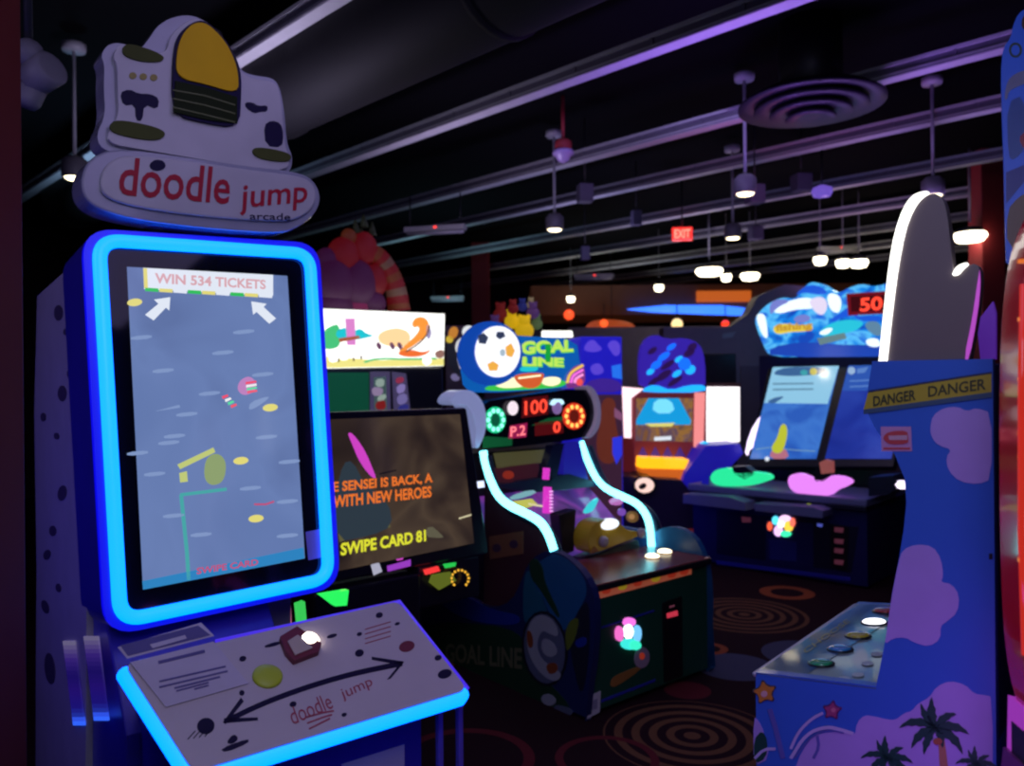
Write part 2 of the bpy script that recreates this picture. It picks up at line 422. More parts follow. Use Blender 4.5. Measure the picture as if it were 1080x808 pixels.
# long tube fixtures
FIX = mat('white fixture enamel', (.5, .5, .5), .5)
pr = None
for (px, py, Y, yaw, L, lab) in ((459, 244, 7.6, 14, .6, 'long pale strip light fixture left of the dome camera'), (626, 293, 11.2, 5, .55, 'long pale strip fixture right of the mid red column'),
                              (472, 316, 12.0, 5, .5, 'pale strip fixture left of the mid red column'), (885, 264, 10.5, 0, .55, 'pale strip fixture just left of the fin top')):
    c = at(px, py, Y)
    if pr is None:
        r = thing('strip_fixture', Fr((0, 0, 0), 0), '', 'strip light', 'unlit strip fixtures')
        MB().box(-.3, .3, -.05, .05, 0, .05, FIX).build('housing', r, .008)
        MB().tube([(-.28, 0, -.015), (.28, 0, -.015)], .016, WHITEP, 8).build('lamp_tube', r); pr = r
        MB().box(.0, .03, -.052, -.045, .02, .04, glow('red indicator', 255, 60, 50, 2)).build('indicator', r)
        MB().tube([(-.25, 0, .05), (-.25, 0, .35)], .006, BLACK, 6).build('hanger', r); MB().tube([(.25, 0, .05), (.25, 0, .35)], .006, BLACK, 6).build('hanger', r)
    else: r = copy_tree(pr)
    r.location = c; r.rotation_euler = (0, 0, math.radians(-yaw)); r.scale = (L / .6, 1, 1); r['label'] = lab
# stage spotlight at top left
c = at(48, 76, 2.9); fr = Fr(c, 0)
r = thing('stage_spotlight', fr, 'pale twin-headed ceiling spotlight beside the dark red column', 'spotlight')
HM = mat('violet grey lamp housing', (.30, .28, .36), .5)
MB().lathe((.0, 0, .0), [(.05, -.04), (.062, -.035), (.06, .06), (.03, .08)], HM, 20, (-.75, .3, -.25)).build('lamp_head', r)
MB().lathe((-.065, .02, -.07), [(.035, -.05), (.045, -.03), (.045, .05), (.02, .06)], HM, 20, (.3, .2, .9)).build('lamp_head', r)
MB().ball((-.06, .0, .07), .05, HM).build('joint', r)
MB().tube([(-.06, 0, .1), (-.1, .05, 3.95 - c.z)], .015, DARKMETAL, 8).build('rod', r)

# far counter: orange-brown soffit with a blue light ribbon
SOF = mat('orange brown soffit paint', (.12, .05, .03), .7, (0.25, .07, .03), .05)
A = at(560, 318, 14.5); B_ = at(830, 326, 14.5)
b = MB().box(A.x, B_.x + 1.5, 14.5, 16.5, A.z - .25, A.z + .28, SOF)
p = at(735, 307, 14.45); q = at(792, 318, 14.45); b.box(p.x, q.x, 14.44, 14.5, q.z, p.z, glow('orange lit panel', 190, 90, 30, 1))
b.box(A.x, A.x + .2, 14.6, 14.8, 0, A.z - .2, BLACK); b.box(B_.x, B_.x + .2, 14.6, 14.8, 0, A.z - .2, BLACK)
o = b.build('lit_soffit'); tag(o, 'brown soffit above the far counter with one orange lit panel', 'soffit')
pl = Pl(WORLD, (0, 14.3, 0))
b = MB(); b.pp(pl, [(662, 326), (700, 322), (760, 322), (795, 326), (795, 333), (740, 331), (690, 329)], -.12, .02, glow('blue ribbon light', 50, 110, 255, 2.2))
tag(b.build('light_ribbon'), 'long blue glowing ribbon light along the far counter canopy', 'ribbon light')
for i, (px, py, R, cc, lab) in enumerate(((600, 332, .09, (255, 80, 40), 'red glowing ball lamp above the far counter, topmost'), (637, 341, .07, (255, 90, 40), 'red orange ball lamp beside the orange glow'),
                                 (765, 342, .07, (255, 60, 30), 'red ball lamp under the blue ribbon light'), (714, 342, .1, (255, 220, 150), 'warm white ball lamp under the blue ribbon light'))):
    c = at(px, py, 14.2); r = thing('ball_lamp', Fr(c, 0), lab, 'lamp', 'small lamps over the far counter')
    MB().ball((0, 0, 0), R, glow('ball lamp %d' % i, *cc, 1.6)).build('globe', r); MB().tube([(0, 0, R * .9), (0, 0, .35)], .01, BLACK, 6).build('cord', r)
pl = Pl(WORLD, (0, 14.35, 0)); b = MB()
c_ = pl.hp(645, 337); b.tube([c_, (c_.x, c_.y, 3.95)], .008, BLACK, 6); b.pp(pl, smooth([(618, 356), (618, 340), (640, 336), (668, 340), (672, 350), (660, 357)], 2, True), -.1, .0, glow('orange haze lamp', 150, 60, 25, 1))
tag(b.build('orange_shade'), 'wide dim orange lampshade over the far counter', 'lampshade')
# grey partition
GP = mat('grey violet partition', (.30, .26, .36), .8)
a = at(600, 350, 12); c = at(830, 350, 12)
tag(MB().box(a.x, c.x, 12, 12.12, 0, 2.42, GP).build('partition'), 'tall grey violet partition behind the far machines', 'partition')
# ================================================================ TALL SCREEN CABINET (left front)
o = at(120, 662, 2.35); D = Fr((o.x, o.y, 0), 40); zb = o.z
r = thing('arcade_cabinet', D, 'tall arcade cabinet with a blue neon framed portrait screen and sloping white control panel', 'arcade machine')
scr = lean(D, (0, 0, zb), 6.9)
BODYB = mat('deep blue black laminate', (0.03, 0.02, 0.34), .35)
SIDEW = mat('off white side laminate', (.42, .38, .44), .45)
DOOD = mat('dark doodle ink', (.06, .04, .09), .6)
GREENI = mat('olive doodle ink', (.07, .08, .02), .6, spec=.15)
# housing behind the frame
outer = [scr.h(*p) for p in ((87, 241), (337, 257), (359, 619), (112, 671))]
house = roundpoly(outer, .085)
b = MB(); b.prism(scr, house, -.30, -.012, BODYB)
b.ring(scr, roundpoly([scr.h(*p) for p in ((91, 245), (333, 260), (355, 616), (115, 667))], .08), .012, -.02, .004, mat('blue halo ring', (.05, .05, .1), .3, (0.0, 0.0, 1.0), .75, var=0))  # blue halo around the neon, drawn as a glowing ring
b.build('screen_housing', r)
inner = roundpoly([scr.h(*p) for p in ((100, 251), (325, 266), (346, 612), (123, 658))], .075)
b = MB(); b.prism(scr, inner, -.012, .0, GLOSSBLACK); bz = b.build('bezel_glass', r)
path = roundpoly([scr.h(*p) for p in ((103, 254), (325, 268.5), (345, 610), (126, 655))], .065, 8)
b = MB(); b.tube([scr.P(a, c, .012) for a, c in path], .021, LEDBLUE, 12, True); b.build('neon_frame', r)
# lit game screen
SCR = cloudy('slate blue screen', None, [(94, 114, 164), (104, 126, 178), (98, 120, 172)], 2.5, 1.0)
s1 = scr.sh(.002); b = MB()
b.pp(s1, [(134, 281.5), (303, 291), (321.5, 589), (151, 622)], -.002, .001, SCR)
PLAT = glow('pale platform', 128, 150, 196); YEL = glow('pale yellow platform', 225, 215, 120); WH = glow('screen white', 225, 232, 245); GRN = glow('screen green', 50, 190, 90)
s2 = scr.sh(.003)
for (x, y) in ((149, 356), (257, 350), (235, 372), (277, 395), (172, 391), (221, 415), (197, 437), (184, 460), (281, 461), (178, 467), (163, 500), (183, 544), (212, 564), (305, 487), (303, 529), (303, 565), (264, 515), (145, 478)):
    w_ = 11; b.dec(s2, smooth([(x - w_, y - 1), (x + w_, y - 3), (x + w_, y + 1), (x - w_, y + 3)], 1, True), PLAT, .001)
for (x, y) in ((142, 319), (285, 430), (254, 486), (270, 547)): b.dec(s2, pe(x, y, 8, 4, 16, -6), YEL, .001)
b.dec(s2, [(151, 282.5), (288, 290), (288, 312), (152, 305)], WH, .001)
for i in range(9):
    x = 153 + i * 15; b.dec(s2.sh(.001), [(x, 303.5 + i * .8), (x + 14, 304.3 + i * .8), (x + 14, 308 + i * .8), (x, 307 + i * .8)], (GRN, YEL, WH)[i % 3], .001)
b.dec(s2.sh(.001), [(151, 283), (155, 283), (156, 304), (152, 304)], YEL, .001)
RTX = glow('faint red print', 215, 165, 175)
b.text(s2.sh(.002), 'WIN 534 TICKETS', (163, 299), (280, 305.5), (163, 288), RTX, .03)
b.dec(s2, [(153, 332), (167, 320.5), (162.5, 316), (179.5, 313.5), (178.5, 327.5), (175, 324.5), (162, 338)], WH, .001)
b.dec(s2, [(291, 336), (284, 341.5), (270.5, 329), (267, 332), (265, 318), (281, 320.5), (278, 324)], WH, .001)
b.dec(s2, [(150, 613), (320, 577.5), (321, 589), (151, 622)], glow('screen foot blue', 45, 130, 190), .001)
b.text(s2.sh(.001), 'SWIPE CARD', (207, 606), (272, 596), (207, 599), glow('foot text pink', 190, 80, 120), .03)
b.dec(s2, smooth([(163, 434), (190, 430), (189, 427)], 0), PLAT, .001)
# glowing jumper trail and small game figures as plain blobs
b.dec(s2, smooth([(252, 402), (262, 396), (270, 402), (270, 412), (258, 418), (250, 412)], 2, True), glow('pink blob', 190, 130, 190), .001)
for i, cc in enumerate(((240, 80, 110), (240, 240, 240), (90, 220, 160), (240, 90, 110))):
    b.dec(s2.sh(.001), [(259 + i * .6, 403 + i * 3.2), (270 + i * .3, 401.5 + i * 3.2), (270.5 + i * .3, 403.5 + i * 3.2), (259 + i * .6, 405.5 + i * 3.2)], glow('blob band %d' % i, *cc), .001)
    b.dec(s2.sh(.001), [(234 + i * 3, 418 + i * 3.2), (240 + i * 3, 416 + i * 3.2), (241 + i * 3, 418 + i * 3.2), (235 + i * 3, 421 + i * 3.2)], glow('blob band %d' % i, *cc), .001)
b.dec(s2, smooth([(264, 424), (282, 418), (284, 420), (270, 430), (262, 433)], 1, True), PLAT, .001)
OLIV = glow('olive game shape', 140, 160, 110); 
b.dec(s2, smooth([(216, 486), (224, 478), (234, 480), (239, 490), (236, 508), (224, 513), (215, 506)], 2, True), OLIV, .001)
b.dec(s2.sh(.001), [(187, 490), (225, 472), (227, 477), (190, 495)], glow('pale olive bar', 190, 200, 120), .001)
b.dec(s2.sh(.001), [(189, 499), (197, 497), (198, 508), (190, 509)], glow('pale olive bar', 190, 200, 120), .001)
GL = glow('green game line', 70, 165, 165); b.dec(s2, stroke([(239, 516), (190, 522)], 3.5), GL, .001); b.dec(s2, stroke([(191, 522), (197, 582), (199, 612)], 4), GL, .001)
b.dec(s2, stroke([(268, 532), (280, 532), (289, 529)], 2), glow('foot text pink', 190, 80, 120), .001)
b.build('screen', bz)
b = MB(); b.dec(scr, [(322, 561), (337, 558), (339, 588), (325, 591)], mat('pale notice sticker', (.28, .2, .5), .5), .002); b.build('sticker', bz)

# cabinet body and side
W = .70; side = Pl(D, (-.02, 0, 0), (0, -1, 0), (0, 0, 1))
def prof(mb, pts, x0, x1, m):   # (y,z) outline swept in x
    pl = Pl(D, (x0, 0, 0), (0, -1, 0), (0, 0, 1)); mb.prism(pl, [(-y, z) for y, z in pts], -(x1 - x0), 0, m)
b = MB(); prof(b, [(-.12, 0), (-.12, .62), (.02, .80), (.10, zb), (.14, 2.02), (.34, 2.05), (.42, 1.75), (.36, 1.2), (.30, .95), (.34, .62), (.5, 0)], .0, .50, BODYB)
b.build('body', r, .006)
b = MB(); prof(b, [(.30, 0), (.26, .55), (.24, .9), (.30, 1.2), (.38, 1.75), (.40, 2.0), (1.0, 1.95), (1.08, 1.5), (1.06, .9), (1.1, .4), (1.12, 0)], -.02, .66, SIDEW)
for (x, y, rx, ry) in ((66, 415, 5, 9), (62, 330, 5, 9), (66, 520, 5, 9), (56, 560, 4, 6), (50, 585, 4, 6), (53, 705, 6, 18), (74, 395, 3, 5), (60, 460, 3, 4), (70, 350, 3, 4), (48, 640, 4, 8), (62, 620, 3, 5), (46, 440, 3, 5)):
    b.dec(side, smooth(pe(x, y, rx, ry, 7, random.uniform(-20, 20)), 1, True), DOOD, .002)
b.build('side_panel', r)
b = MB(); b.pp(side.sh(.002), [(74.5, 303), (78, 303), (79, 362), (75.5, 362)], 0, .004, mat('yellow strip', (.4, .3, .05), .4, srgb(190, 150, 60), .4)); b.build('yellow_strip', r)
side2 = side.sh(.004)
for (x0, x1, ya, yb) in ((67, 79, 676, 765), (89, 104, 671, 760)):  # screen reflections on the dark side, drawn as glowing strips
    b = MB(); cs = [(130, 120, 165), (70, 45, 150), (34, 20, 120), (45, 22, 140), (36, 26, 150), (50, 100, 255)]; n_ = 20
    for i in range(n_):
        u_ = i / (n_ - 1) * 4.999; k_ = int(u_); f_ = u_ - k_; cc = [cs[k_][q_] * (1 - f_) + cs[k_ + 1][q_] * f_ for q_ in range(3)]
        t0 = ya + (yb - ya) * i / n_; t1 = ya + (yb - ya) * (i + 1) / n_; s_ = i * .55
        b.pp(side2, [(x0 + s_, t0), (x1 + s_, t0), (x1 + s_ + .55, t1), (x0 + s_ + .55, t1)], -.002, .003, glow('side glow %d' % i, *cc, .55 if i < 18 else 1.0))
    b.build('side_glow', r)

# sign on top
SIGN = mat('frosted sign plastic', (.50, .48, .56), .3, coat=.25)
EDGE = mat('clear sign edge plastic', (.34, .34, .46), .2, coat=.8)
sg = Pl(D, (0, .10, 0))
YSIGN = mat('yellow sign print', (.80, .46, .0), .4, spec=.15); GSIGN = mat('dark green sign print', (.012, .020, .004), .5, spec=.1); PURP = mat('dark purple sign print', (.012, .008, .05), .5, spec=.15)
pill = smooth([(84, 192), (90, 172), (108, 160), (135, 158), (200, 167), (260, 176), (310, 181), (330, 190), (338, 210), (330, 228), (314, 240), (296, 247), (230, 243), (150, 234), (108, 224), (88, 211)], 2, True)
pillf = smooth([(103, 196), (107, 178), (122, 167), (145, 166), (200, 172), (260, 181), (312, 187), (326, 194), (331, 209), (324, 224), (308, 233), (290, 235), (220, 231), (150, 222), (118, 214), (106, 206)], 2, True)
topo = smooth([(108, 156), (103, 140), (113, 120), (111, 90), (112, 65), (108, 57), (114, 45), (128, 42), (150, 50), (158, 40), (170, 22), (192, 13), (212, 15), (235, 32), (250, 60), (258, 74), (272, 78), (290, 80), (298, 90), (303, 120), (305, 150), (312, 165), (308, 182), (290, 186), (200, 172), (135, 162)], 2, True)
topf = smooth([(118, 152), (112, 142), (126, 122), (124, 92), (124, 68), (119, 60), (124, 48), (134, 46), (158, 55), (176, 56), (180, 36), (200, 20), (216, 20), (236, 38), (248, 64), (258, 80), (272, 84), (288, 86), (294, 92), (298, 122), (300, 152), (306, 168), (303, 178), (285, 180), (200, 166), (140, 156)], 2, True)
b = MB(); b.pp(sg, topo, -.12, -.02, EDGE); b.pp(sg, topf, -.02, .0, SIGN)
b.pp(sg, smooth([(180, 122), (181, 60), (186, 38), (200, 25), (216, 22), (236, 42), (248, 62), (253, 80), (253, 102), (251, 136), (215, 131)], 2, True), .0, .014, PURP)
b.pp(sg, smooth([(184, 84), (184, 58), (190, 38), (202, 26), (216, 26), (234, 44), (244, 62), (249, 80), (249, 101), (216, 91)], 2, True), .014, .022, YSIGN)
b.pp(sg, [(183, 87), (216, 94), (248, 104), (248, 132), (216, 128), (181, 120)], .014, .020, GSIGN)
for k in range(3): b.pp(sg.sh(.02), stroke([(182, 95 + 9 * k), (216, 101 + 10 * k), (248, 111 + 9 * k)], 1.6), 0, .002, mat('sign stripe', (.10, .12, .03), .4))
for pts in ([(128, 50), (137, 46), (172, 58), (172, 66), (150, 66), (130, 60)], [(114, 133), (122, 126), (160, 133), (175, 140), (170, 148), (150, 148), (118, 141)], [(264, 160), (270, 155), (300, 160), (308, 166), (302, 172), (272, 168)]):
    b.pp(sg, smooth(pts, 2, True), .0, .008, GREENI)
# plain dark doodle marks on the white plates
for pts in ([(126, 98), (136, 94), (146, 99), (158, 99), (168, 104), (166, 116), (152, 110), (150, 128), (143, 127), (142, 110), (130, 112)], [(278, 132), (286, 127), (296, 130), (299, 142), (297, 156), (280, 154)], [(258, 108), (266, 108), (272, 112), (282, 111), (282, 118), (274, 118), (268, 120), (259, 114)]):
    b.pp(sg, smooth(pts, 1, True), .0, .003, PURP)
for (x, y) in ((140, 80), (151, 81), (162, 82)): b.pp(sg, pe(x, y, 4, 3.6, 14), .0, .003, mat('mustard dot', (.3, .24, .03), .4))
for x in (): b.pp(sg, stroke([(x, 130 + (x - 188) * .1), (x, 145 + (x - 188) * .1), (x + 10, 150 + (x - 188) * .1)], 4), .0, .004, PURP)
b.build('sign_topper', r, .003)
b = MB(); b.pp(sg, pill, -.12, .012, EDGE); b.pp(sg, pillf, .012, .03, SIGN)
REDP = mat('red sign lettering', (.42, .015, .04), .4, spec=.2); s3 = sg.sh(.03)
pl_ = b.build('name_plate', r, .006)
b = MB(); b.text(s3, 'doodle', (124, 206), (241, 216), (128, 165), REDP, .012); b.text(s3, 'jump', (252, 228), (323, 221), (254, 196), REDP, .012); b.text(s3, 'arcade', (263, 232), (306, 233), (263, 224), PURP, .01)
b.dec(s3, smooth([(157, 173), (164, 168), (173, 170), (175, 177), (167, 181), (159, 179)], 1, True), PURP, .003); b.build('lettering', pl_)

# control panel
FL = D.loc(at(204, 814, 1.8)); sl = Vector((0, .30, .175)).normalized()
pan = Pl(D, FL, (1, 0, 0), sl)
PANM = mat('white printed panel', (.52, .45, .50), .35, var=.06)
quad = [(204, 814), (493, 727), (420, 634), (131, 700)]
q2 = roundpoly([pan.h(*p) for p in quad], .03)
b = MB(); b.prism(pan, q2, -.006, .0, PANM); b.prism(pan, q2, -.05, -.007, BODYB)
INK = mat('panel ink', (.012, .008, .04), .5, spec=.15); RINK = mat('red panel ink', (.35, .04, .08), .5); BRN = mat('maroon print', (.16, .02, .04), .5)
b.dec(pan, stroke(smooth([(240, 760), (275, 743), (320, 726), (370, 711), (424, 700)], 2), 5.5), INK, .0012)
for pts in ([(254, 736), (235, 762), (238, 764), (257, 740)], [(236, 758), (272, 757), (272, 760), (236, 763)], [(392, 693), (426, 698), (424, 702), (392, 696)], [(426, 699), (412, 716), (408, 717), (421, 701)]): b.dec(pan, pts, INK, .0012)
for (x, y, rx, ry, m_) in ((217, 766, 10, 9, INK), (255, 731, 3, 3, INK), (379, 689, 5, 4, INK), (429, 682, 9, 6, BRN), (350, 671, 6, 2, INK), (309, 743, 4, 3, INK), (400, 649, 4, 3, INK), (462, 694, 4, 3, INK), (469, 711, 8, 5, INK), (256, 695, 4, 3, INK), (379, 669, 3, 2, INK), (363, 754, 3, 2, INK), (419, 658, 3, 1.5, INK), (288, 680, 10, 2, INK)):
    b.dec(pan, smooth(pe(x, y, rx, ry, 8, -15), 1, True), m_, .0012)
b.dec(pan, smooth([(232, 790), (262, 779), (262, 784), (238, 794)], 1, True), INK, .0012)
b.dec(pan, smooth([(238, 784), (246, 774), (252, 779), (246, 785)], 1, True), INK, .0012)
for k in range(4): b.dec(pan, stroke([(198 + 6 * k, 780 - k), (206 + 6 * k, 771 - k)], 1), INK, .0012)
b.text(pan, 'doodle', (309, 765), (352, 747), (303, 748), RINK, .0, .0012); b.text(pan, 'jump', (363, 741), (395, 726), (358, 728), RINK, .0, .0012)
for k in range(3): b.dec(pan, stroke([(322 + k * 2, 757 + k * 6), (340, 752 + k * 5), (352 - k * 2, 750 + k * 4)], 1.6), RINK, .0012)
for k in range(4): b.dec(pan, stroke([(385, 664 + 5 * k), (412, 656 + 5 * k)], .8), RINK, .0012)
pn = b.build('control_panel', r)
b = MB()
for e in (((131, 702), (204, 815), (493, 729)),):
    P_ = [pan.h(*p) for p in e]; a, c, d = [Vector(p) for p in P_]
    path = [a, a + (c - a) * .3, a + (c - a) * .6, a + (c - a) * .93]; path += [c + (d - c) * .04, c + (d - c) * .3, c + (d - c) * .6, c + (d - c) * .985, Vector(pan.h(492, 725)) + Vector((0, .0))]
    b.tube([pan.P(p.x, p.y, -.026) for p in path], .016, LEDBLUE, 10, ry=.022)
b.build('led_edge', r)
b = MB(); e_ = [pan.h(*p) for p in ((494, 725), (422, 633), (228, 675))]
b.tube([pan.P(e_[0][0], e_[0][1], -.006), pan.P(e_[1][0], e_[1][1], -.006), pan.P(e_[2][0], e_[2][1], -.006)], .006, mat('violet lit edge', (.1, .1, .2), .3, (.07, .02, 1), .7), 8); b.build('trim_edge', r)
# illuminated round button, dark button, yellow tennis-green ball spot
def dome(pl, px, py, rpx, m, h=.5, base=None, name='button', parent=None):
    mb = MB(); c = Vector(pl.h(px, py)); e = Vector(pl.h(px + rpx, py)); R = (c - e).length
    if base: mb.lathe(pl.P(c.x, c.y, 0), [(R * 1.18, 0), (R * 1.18, R * .08), (R, R * .1)], base, 22, pl.n)
    mb.lathe(pl.P(c.x, c.y, 0), [(R, 0), (R, R * h * .5), (R * .85, R * h * .8), (R * .5, R * h), (.001, R * h * 1.05)], m, 22, pl.n)
    return mb.build(name, parent)
dome(pan, 325, 678, 11, glow('lit button white', 255, 240, 215, 7), .7, None, 'lit_button', r)
b = MB(); b.pp(pan, [(294, 676), (312, 665), (338, 683), (335, 692), (309, 702), (300, 692)], 0, .018, BRN); b.pp(pan.sh(.018), [(303, 677), (314, 670), (330, 684), (311, 692)], 0, .004, mat('cream button top', (.5, .4, .35), .3)); b.build('start_button', r, .004)
dome(pan, 282, 714, 16, mat('tennis green plastic', (.42, .50, .03), .4), .25, None, 'green_button', r)
# notice sheet with a header card
NOT = mat('white notice paper', (.50, .44, .56), .7); NHD = mat('notice header ink', (.10, .08, .25), .6)
b = MB(); n2 = pan.sh(.003); b.pp(n2, [(137, 699), (225, 677), (262, 721), (175, 746)], 0, .001, NOT)
n3 = pan.sh(.0045)
for (x0, y0, x1, y1, w_) in ((167, 699, 216, 687, 3.2), (168, 719, 238, 703, 1.8), (168, 725, 240, 708, 1.8), (184, 726, 232, 714, 1.8), (186, 729, 220, 720, 1.6), (205, 727, 220, 723, 1.6)):
    b.dec(n3, stroke([(x0, y0), (x1, y1)], w_), NHD, .0008)
b.pp(n2.sh(.002), [(124, 683), (134, 695), (226, 671), (212, 657)], 0, .001, NOT)
n3 = pan.sh(.0065); b.dec(n3, [(127, 681), (135, 692), (222, 670), (209, 660)], NHD, .0008); b.dec(n3.sh(.001), [(158, 680), (195, 670), (197, 673.5), (161, 684)], NOT, .0008)
b.build('notice_sheet', r)
# raised shelf with the header card, between panel and screen
sh = lean(D, (0, -.24, .0), 0); BL = pan.hp(131, 700)
top = Pl(D, (0, BL.y, BL.z - .03), (1, 0, 0), Vector((0, .26, -.03)).normalized()); print('BL', BL, 'FL', FL, 'zb', zb)
b = MB(); b.prism(top, [(.0, .01), (.46, .01), (.46, .16), (0.0, .16)], -.06, 0, BODYB)
b.build('shelf', r)
# pedestal under the panel
b = MB(); b.box(FL.x + .05, FL.x + .70, FL.y + .14, .2, 0, FL.z - .05, BODYB)
b.box(FL.x + .05, FL.x + .70, FL.y + .14, FL.y + .46, FL.z - .07, FL.z + .03, BODYB); b.build('pedestal', r, .005)
fp = Pl(D, (0, FL.y + .14, 0))
b = MB(); b.dec(fp, [(360, 806), (426, 785), (426, 830), (360, 850)], NOT, .003); b.build('front_notice', r)
for x in (457, 478):
    P0 = fp.h(x, 760); b = MB(); b.box(P0[0] - .009, P0[0] + .009, FL.y + .10, FL.y + .118, 0.0, FL.z - .03, mat('blue painted post', (.12, .08, .5), .4)); b.build('post', r, .003)
# ================================================================ WIDE MONITOR GAME behind it
o = at(516, 584, 4.0); K = Fr(o, 40); zK = K.o.z; K = Fr((o.x, o.y, 0), 40)
r = thing('video_cabinet', K, 'black cabinet with a wide leaning monitor showing orange and yellow words', 'arcade machine')
km = lean(K, (0, 0, zK), 15)
FRM = mat('black monitor frame', (0.010, 0.008, 0.018), .25)
b = MB(); q = [km.h(*p) for p in ((516, 584), (492, 429.5))]
Lx = -.95
b.prism(km, roundpoly([(Lx, q[0][1]), q[0], q[1], (Lx, q[1][1])], .02), -.09, .0, FRM); b.build('monitor', r, .008)
SCK = cloudy('brown game screen', None, [(30, 22, 22), (52, 40, 34), (74, 60, 48), (44, 34, 32)], 2.2, 1.0)
b = MB(); b.pp(km.sh(.003), [(334, 443), (485, 437), (500, 573), (334, 607)], -.003, .001, SCK)
k2 = km.sh(.005)
ORG = glow('orange screen lettering', 225, 110, 40, 1.1); YL = glow('yellow screen lettering', 215, 215, 50, 1.1)
b.text(k2, 'E SENSEI IS BACK, A', (351, 521), (456, 510.5), (351, 508.5), ORG, .03); b.text(k2, 'WITH NEW HEROES', (351, 536), (455, 524.5), (351, 523), ORG, .03)
b.text(k2, 'SWIPE CARD 81', (359, 586.5), (449, 571), (359, 573), YL, .035)
b.dec(k2, smooth([(366, 456), (372, 457), (385, 475), (394, 497), (397, 505), (391, 503), (379, 487), (372, 470)], 2, True), glow('magenta streak', 190, 60, 180, 1.2), .001)
b.dec(k2, smooth([(354, 520), (362, 488), (372, 486), (384, 510), (410, 530), (414, 555), (392, 565), (354, 572)], 1, True), glow('dim teal patch', 44, 56, 66), .001)
b.dec(k2.sh(-.001), [(354, 540), (405, 535), (412, 556), (358, 572)], glow('dim olive patch', 92, 88, 55), .0005)
b.dec(k2, stroke([(400, 500), (418, 496)], 1.5), glow('dark scratch', 20, 15, 15), .001); b.dec(k2, stroke([(484, 547), (497, 543)], 1.6), glow('pale glint', 220, 210, 170), .001)
b.dec(k2, smooth([(446, 566), (453, 553), (466, 564), (468, 568)], 1, True), glow('pale olive patch', 92, 88, 70), .001)
b.build('screen', r)
b = MB(); b.dec(km.sh(.001), [(391, 596), (399, 592), (403, 603), (394, 607)], glow('silver maker mark', 170, 170, 190), .002); b.dec(km.sh(.001), [(408, 597), (433, 590), (433, 597), (409, 603)], glow('purple maker mark', 150, 60, 190), .002)
b.dec(km.sh(.001), smooth([(418, 577), (423, 577), (427, 590), (416, 592)], 1, True), glow('magenta streak', 190, 60, 180, 1.2), .002)
b.build('maker_plate', r)
b = MB(); b.dec(km.sh(.001), [(503, 508), (510, 507), (511, 514), (504, 515)], glow('small white light', 210, 220, 250, 1.5), .002); b.build('indicator', r)
# cabinet below with control shelf and coloured lights
b = MB(); b.box(Lx, -.42, -.02, .6, 0, zK - .03, FRM); b.box(-.42, -.06, .0, .1, zK - .20, zK - .0, FRM); b.box(Lx, -.55, -.30, -.0, zK - .30, zK - .24, FRM); b.build('body', r, .01)
kf = Pl(K, (0, -.025, 0)); b = MB()
for i, (pts, cc) in enumerate((([(446, 601), (461, 597), (463, 602), (448, 606)], (255, 60, 60)), ([(467, 595), (480, 593), (479, 597), (469, 599)], (40, 200, 80)), ([(455, 606), (474, 603), (480, 612), (462, 622), (452, 614)], (90, 100, 30)))):
    b.dec(kf, pts, glow('shelf light %d' % i, *cc, 1.0), .01)
b.build('button_row', r)
b = MB()
for k in range(12):
    t = PI * (1.25 - k / 11 * 1.5); b.ball(kf.hp(484 + 9 * math.cos(t), 610 - 9 * math.sin(t), .01), .006, glow('amber bulb', 230, 170, 50, 1.4), seg=8, rings=5)
b.build('bulb_ring', r)
# green lit wedge near its left
b = MB(); ks = Pl(K, (0, -.30, 0)); b.pp(ks, [(334, 626), (364, 621), (362, 637), (350, 638)], 0, .03, glow('green lit wedge', 40, 230, 90, 1.2)); b.build('green_light', r)
b = MB(); b.pp(ks, [(310, 636), (318, 633), (320, 655), (312, 656)], 0, .03, glow('green lit post', 60, 210, 90, .9)); b.pp(ks, [(296, 636), (303, 634), (304, 657), (298, 659)], 0, .03, glow('rose lit post', 200, 110, 150, .8)); b.build('lit_post', r)

# ================================================================ BRIGHT MARQUEE MACHINE (behind, left)
o = at(338, 326, 5.2); B4 = Fr((o.x, o.y, 0), 41)
r = thing('video_cabinet', B4, 'dark cabinet under a blazing white and orange cartoon marquee with a red striped topper', 'arcade machine')
mq = Pl(B4, (0, 0, 0)); b = MB()
WM = glow('marquee white', 250, 250, 245, 1.5)
b.pp(mq, [(330, 325), (469, 331), (468, 386), (333, 389)], -.12, .0, WM)
m2 = mq.sh(.002)
def sp(pts, m_, off=.0015, pl=None): b.dec(pl or m2, smooth(pts, 2, True), m_, off)
sp([(340, 350), (350, 343), (358, 342), (360, 365), (348, 369), (341, 367)], glow('marquee green', 70, 190, 120, 1.1))
sp([(355, 348), (366, 345), (372, 350), (380, 346), (386, 352), (396, 354), (380, 358), (366, 359), (354, 356)], glow('marquee aqua', 30, 190, 205, 1.1), .002)
b.dec(m2, [(364, 336), (374, 336), (375, 364), (366, 364)], glow('marquee pink', 215, 130, 200, 1.1), .003)
b.dec(m2, [(357, 357), (378, 354), (380, 357), (358, 361)], glow('marquee brown', 170, 90, 60), .0035)
sp([(400, 350), (420, 345), (434, 352), (430, 366), (410, 366), (398, 360)], glow('marquee peach', 250, 205, 150, 1.2))
sp([(434, 341), (438, 335), (447, 334), (453, 341), (452, 352), (440, 362), (428, 370), (418, 372), (430, 362), (442, 350), (442, 344), (436, 346)], glow('marquee orange', 245, 150, 60, 1.1), .002)
sp([(418, 372), (432, 368), (446, 372), (455, 368), (450, 374), (438, 377), (424, 376)], glow('marquee deep orange', 235, 110, 50, 1.1), .003)
b.dec(m2, stroke(smooth([(453, 343), (450, 354), (440, 364), (428, 371)], 2), 1.4), glow('marquee outline', 90, 60, 40), .004)
